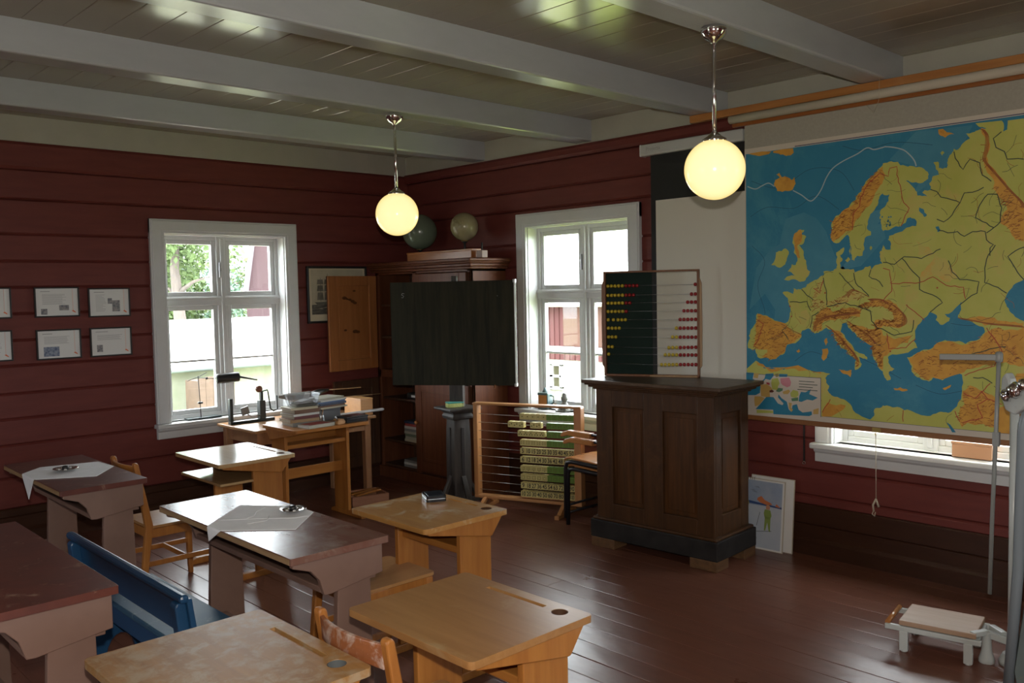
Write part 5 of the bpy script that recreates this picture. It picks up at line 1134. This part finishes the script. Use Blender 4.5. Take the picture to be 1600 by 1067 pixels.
# ------------------------------------------------------------------ grey tubular frame at the photo's right edge
TUBE = mat('grey_blue_tube', (.20, .235, .26), .28); TEAL = mat('worn_teal_sheet', (.10, .13, .13), .45, (.13, .16, .155), 6, worn=(.22, .16, .10), wlo=.64, whi=.72, wscale=10)
t = thing('tubular_frame', 'grey bent-tube frame holding a worn teal metal panel beside the scale', 'frame', (3.842, 1.035, 0))
dx, dy = .28, -.62   # direction of the frame
def along(u, z): return (u * dx, .085 + u * dy, z)
mb = MB().m(TUBE); mb.tube([along(-.075, .0), along(-.03, .5), along(-.015, 1.05)] + [along(.045 - .06 * math.cos(PI / 2 * i / 5), 1.05 + .095 * math.sin(PI / 2 * i / 5)) for i in range(1, 6)] + [along(.75, 1.145), along(.79, 1.10), along(.8, .0)], .021, 14); mb.build('tube', TUBE, t)
mb = MB().m(TEAL); pr = [(-.03, .03), (-.045, .09), (-.02, .24), (.015, .42), (.045, .58), (.075, .80), (.72, .80), (.74, .03)]
v0 = [mb.bm.verts.new(along(u, z)) for u, z in pr]; v1 = [mb.bm.verts.new(Vector(along(u, z)) + Vector((-.018, -.008, 0))) for u, z in pr]
mb.f(v0); mb.f(v1[::-1])
for i in range(len(pr)): mb.f([v0[i], v0[(i + 1) % len(pr)], v1[(i + 1) % len(pr)], v1[i]])
mb.build('panel', TEAL, t)
mb = MB().m(CHROME); mb.tube([along(.07, .75), along(.07, 1.08)], .012, 10); mb.build('inner_rod', CHROME, t)

# ------------------------------------------------------------------ on the sill of the window beside the blackboard
t = thing('small_lantern', 'small teal lantern with amber glass on the sill right of the blackboard', 'lantern', (5.03, 4.93, .705), .3)
t.scale = (1.25, 1.25, 1.25)
AMB = mat('amber_glass', (.42, .17, .05), .25); TL = mat('teal_metal', (.07, .115, .115), .4)
mb = MB().m(AMB); mb.box(-.033, .033, -.03, .033, .015, .09); mb.build('amber_pane', AMB, t, bev=.003)
mb = MB().m(TL); mb.box(-.038, .038, -.036, .036, 0, .016); mb.box(-.038, .038, -.036, .036, .088, .104); mb.box(-.037, .037, -.037, -.028, .01, .1); mb.lathe([(.02, .104), (.012, .12), (.004, .135)], n=12); mb.build('body', TL, t, bev=.003)
mb = MB().m(TL); mb.tube([(.0, -.036, .085), (.0, -.06, .08), (.0, -.062, .04), (.0, -.04, .03)], .005, 8); mb.build('handle', TL, t)
t = thing('metal_funnel', 'grey metal funnel-shaped candlestick on the sill right of the blackboard', 'candlestick', (5.025, 4.715, .705))
t.scale = (1.2, 1.2, 1.25)
PEW = mat('pewter', (.20, .20, .19), .35, metal=.7)
mb = MB().m(PEW); mb.lathe([(.048, 0), (.05, .004), (.042, .01), (.018, .05), (.015, .06), (.022, .066), (.024, .085), (.016, .094), (.018, .10), (.012, .112), (.001, .112)], n=28); mb.build('cone_body', PEW, t)
mb = MB().m(PEW); mb.lathe([(.06, 0), (.064, .006), (.05, .004), (.05, 0)], n=28); mb.build('drip_tray', PEW, t)
t = thing('tan_box', 'small tan box on the sill below the map, just showing under its bar', 'box', (5.03, 1.72, .704))
TANB = mat('tan_card', (.42, .22, .12), .6)
mb = MB().m(TANB); mb.box(-.03, .03, -.10, .10, 0, .07); mb.build('box_body', TANB, t, bev=.004)
mb = MB().m(TANB); mb.box(-.032, .032, -.103, .103, .07, .085); mb.build('lid', TANB, t, bev=.003)
# ------------------------------------------------------------------ outdoors
GRAV = mat('grassy_gravel', (.38, .375, .33), .9, (.27, .30, .12), .5)
mb = MB().m(GRAV); mb.box(-40, 70, -40, 80, -.8, -.6); o = struct(mb.build('ground'), 'pale gravel yard')
mb = MB().m(mat('mown_lawn', (.20, .25, .03), .9, (.16, .21, .025), 2)); mb.box(5.6, 11.5, -8, 10, -.62, -.57); o = struct(mb.build('lawn'), 'mown lawn beside the school')
SHROOF = mat('white_roof_sheet', (.72, .73, .73), .5, (.66, .67, .68), 2, (8, 1, 1)); SHWALL = mat('pale_mossy_plaster', (.30, .31, .25), .9, (.20, .22, .15), 1.2)
t = thing('shed', 'low pale shed with a white roof outside the left window', 'shed', (8, 15.65, -.6))
mb = MB().m(SHWALL); mb.box(-5, 5, 0, 3.6, 0, 1.02); mb.build('wall', SHWALL, t)
mb = MB().m(SHROOF); mb.prism([(-.35, 1.02), (2.6, 1.78), (5.5, 1.02), (5.5, .96), (2.6, 1.72), (-.35, .96)], 'x', -5.3, 5.3); mb.build('roof', SHROOF, t)
mb = MB().m(mat('dark_gutter', (.12, .15, .14), .5)); mb.tube([(-5.3, -.38, .97), (5.3, -.38, .97)], .05, 8); mb.build('gutter', parent=t)
RUST = mat('rusty_board', (.10, .065, .045), .8, (.075, .048, .033), 4)
t = thing('weathered_crate', 'tall weathered brown wooden crate standing before the pale shed', 'crate', (6.85, 15.0, -.6), .15)
for k in range(5):
    mb = MB().m(RUST); mb.box(-.36 + k * .145, -.36 + k * .145 + .14, -.2, -.18, 0, .84 + .02 * (k % 2)); mb.build('plank', RUST, t)
mb = MB().m(RUST); mb.box(-.36, .36, -.18, .2, 0, .80); mb.build('crate_body', RUST, t)
REDBARN = mat('faded_red_boards', (.065, .014, .014), .8, (.052, .012, .012), 2, (8, 8, .3)); BARNW = mat('white_masonry', (.30, .29, .27), .9, (.19, .18, .16), 3); BTRIM = mat('white_barn_trim', (.7, .7, .68), .7)
ORREFL = mat('orange_reflection', (.07, .03, .018), .8, (.058, .023, .015), 2, (8, 8, .3))
t = thing('barn', 'red boarded barn on a white stone base outside the window by the blackboard', 'barn', (14, 12.5, -1.0))
mb = MB().m(REDBARN); mb.box(0, 5, -6, 6, 1.13, 2.30)
for k in range(80): mb.box(-.015, 0, -6 + k * .15, -6 + k * .15 + .10, 1.13, 2.30)
mb.build('boarded_wall', REDBARN, t)
mb = MB().m(ORREFL); mb.box(-.025, -.014, -.65, .62, 1.44, 2.28); mb.build('reflection_panel', ORREFL, t)  # orange reflection in the window pane, put in as a coloured panel
mb = MB().m(BTRIM); mb.box(-.04, 0, -6, 6, 1.32, 1.42); mb.box(-.05, 0, -6, 6, 2.28, 2.42); mb.build('trim_band', BTRIM, t)
mb = MB().m(BARNW); mb.box(.02, 5, -6, 6, 0, 1.13); mb.build('stone_base', BARNW, t)
mb = MB().m(SHROOF); mb.prism([(-.3, 2.36), (2.5, 3.3), (5.3, 2.36), (5.3, 2.30), (2.5, 3.24), (-.3, 2.30)], 'y', -6.3, 6.3); mb.build('roof', SHROOF, t)
for yc in (1.0, -1.25):
    mb = MB().m(BTRIM); mb.box(-.03, .03, yc - .33, yc + .33, .47, .53); mb.box(-.03, .03, yc - .33, yc + .33, .99, 1.05); mb.box(-.03, .03, yc - .33, yc - .25, .5, 1.02); mb.box(-.03, .03, yc + .25, yc + .33, .5, 1.02); mb.box(-.03, .03, yc - .05, yc + .05, .5, 1.02); mb.box(-.03, .03, yc - .3, yc + .3, .74, .79)
    wf = mb.build('window', BTRIM, t); mb = MB().m(mat('barn_window_glass', (.035, .032, .018), .2)); mb.box(0.0, .02, yc - .3, yc + .3, .5, 1.02); mb.build('panes', parent=wf)
t = thing('red_gable_house', 'tall red house with a steep roof at the right edge of the left window', 'house', (12.42, 20.75, -.6), D2R(-28))
mb = MB().m(mat('house_red_boards', (.05, .024, .026), .8, (.042, .02, .022), 2, (8, 8, .3))); mb.prism([(-1.62, 0), (-1.72, 2.25), (-1.25, 5.2), (.3, 6.6), (1.6, 2.3), (1.5, 0)], 'y', 0, 6); mb.build('gabled_body', parent=t)
mb = MB().m(mat('grey_bargeboard', (.12, .10, .11), .7)); mb.bar((-1.74, -.04, 2.2), (-1.25, -.04, 5.25), .12, .14); mb.build('bargeboard', parent=t)
BARK = mat('grey_bark', (.11, .09, .075), .9, (.075, .06, .05), 3, (3, 3, .8))
LEAF = [mat('leaf_green', (.06, .10, .025), .6, (.085, .13, .035), .8), mat('dark_leaf_green', (.035, .065, .022), .6, (.055, .09, .03), .8), mat('blue_green_leaf', (.07, .13, .09), .6, (.10, .17, .12), .5)]
def tree(label, loc, h, cr, leafm, nleaf, trunk_r, crown_z, group=None, blobs=14, seed=1):
    r_ = random.Random(seed)
    t = thing('tree', label, 'tree', loc, 0, group)
    mb = MB().m(BARK); mb.tube([(0, 0, -.1), (.05, 0, h * .3), (-.05, 0, h * .6), (.1, 0, h * .92)], [trunk_r * 1.2, trunk_r, trunk_r * .7, trunk_r * .2], 10)
    for k in range(7):
        a = r_.uniform(0, 2 * PI); z = h * r_.uniform(.4, .8); L = cr * r_.uniform(.5, .95)
        mb.tube([(0, 0, z), (L * .5 * math.cos(a), L * .5 * math.sin(a), z + L * .25), (L * math.cos(a), L * math.sin(a), z + L * .35)], [trunk_r * .4, trunk_r * .25, trunk_r * .08], 6)
    mb.build('trunk', BARK, t)
    mb = MB().m(leafm)
    cs = []
    for k in range(blobs):
        a = r_.uniform(0, 2 * PI); d = cr * math.sqrt(r_.random()) * .85; z = crown_z + (h - crown_z) * r_.random()
        cs.append((d * math.cos(a), d * math.sin(a), z, cr * r_.uniform(.22, .42)))
    for k in range(nleaf):
        c = cs[k % len(cs)]; v = Vector((r_.gauss(0, 1), r_.gauss(0, 1), r_.gauss(0, .8))).normalized() * c[3] * r_.uniform(.5, 1.05)
        p = Vector(c[:3]) + v; s = r_.uniform(.05, .10)
        u = Vector((r_.gauss(0, 1), r_.gauss(0, 1), r_.gauss(0, 1))).normalized(); w_ = u.cross(Vector((r_.gauss(0, 1), r_.gauss(0, 1), r_.gauss(0, 1)))).normalized()
        mb.f([mb.bm.verts.new(p + u * s), mb.bm.verts.new(p + w_ * s * .6), mb.bm.verts.new(p - u * s), mb.bm.verts.new(p - w_ * s * .6)])
    mb.build('foliage', leafm, t)
    return t
tree('pale-trunked leafy tree beyond the shed, seen in the left window', (8.78, 20.8, -.6), 4.9, 1.7, LEAF[0], 4200, .15, 2.9, seed=4)
tree('dense green tree behind the pale-trunked tree in the left window', (9.6, 27.5, -.6), 4.3, 2.9, LEAF[1], 14000, .16, .4, None, 22, seed=5)
tree('bushy tree left of the pale trunk in the left window', (8.9, 24.5, -.6), 4.2, 1.9, LEAF[0], 9000, .14, .3, None, 18, seed=6)
for k, (x, y, h) in enumerate(((14.5, 34, 4.0), (17.5, 36, 3.5), (21, 40, 4.2), (12.2, 33, 4.6))):
    tree(('distant rounded tree on the skyline, %s in the left window' % ('first left of the red gable', 'behind the red gable', 'far beyond the red gable', 'nearest the window mullion')[k]), (x, y, -.6), h, 2.8, LEAF[2] if k in (0, 2) else LEAF[0], 6000, .15, .3, 'distant trees beyond the shed', 16, seed=10 + k)

# ------------------------------------------------------------------ daylight, flash, camera
w = bpy.data.worlds.new('overcast_sky'); bpy.context.scene.world = w; w.use_nodes = True
nt = w.node_tree; bg = nt.nodes['Background']
tc = N(nt, 'ShaderNodeTexCoord'); sp_ = N(nt, 'ShaderNodeSeparateXYZ'); nt.links.new(tc.outputs['Generated'], sp_.inputs[0])
rp = ramp(nt, sp_.outputs['Z'], .0, .8, (.80, .86, .92), (1.0, 1.0, 1.0)); nt.links.new(rp.outputs[0], bg.inputs['Color'])
bg.inputs['Strength'].default_value = SKY
fl = bpy.data.lights.new('camera_flash', 'POINT'); fl.energy = FLASH; fl.shadow_soft_size = .018; fl.color = (1, .93, .84)
fo = bpy.data.objects.new('camera_flash', fl); C.objects.link(fo)
cam = bpy.data.cameras.new('camera'); co = bpy.data.objects.new('camera', cam); C.objects.link(co)
yaw, pitch, roll = D2R(46.51071609), D2R(3.28605624), D2R(-1.14567915)
f = Vector((math.cos(yaw) * math.cos(pitch), math.sin(yaw) * math.cos(pitch), -math.sin(pitch))); r = Vector((math.sin(yaw), -math.cos(yaw), 0)); u = r.cross(f)
r2 = r * math.cos(roll) + u * math.sin(roll); u2 = -r * math.sin(roll) + u * math.cos(roll)
co.matrix_world = Matrix(((r2.x, u2.x, -f.x, 0), (r2.y, u2.y, -f.y, 0), (r2.z, u2.z, -f.z, 1.65), (0, 0, 0, 1)))
fo.location = Vector((0, 0, 1.65)) + u2 * .12
cam.sensor_width = 36; cam.lens = 1382.86 / 1600 * 36; cam.clip_start = .02; cam.clip_end = 300
sc = bpy.context.scene
sc.camera = co
sc.view_settings.view_transform = 'Standard'; sc.view_settings.look = 'None'; sc.view_settings.gamma = 1; sc.view_settings.use_curve_mapping = False
sc.view_settings.exposure = EXPO
sc.cycles.max_bounces = 10; sc.cycles.diffuse_bounces = 6; sc.cycles.glossy_bounces = 4; sc.cycles.transparent_max_bounces = 12
sc.cycles.use_denoising = True; sc.cycles.sample_clamp_indirect = 2.0; sc.cycles.caustics_reflective = False; sc.cycles.caustics_refractive = False
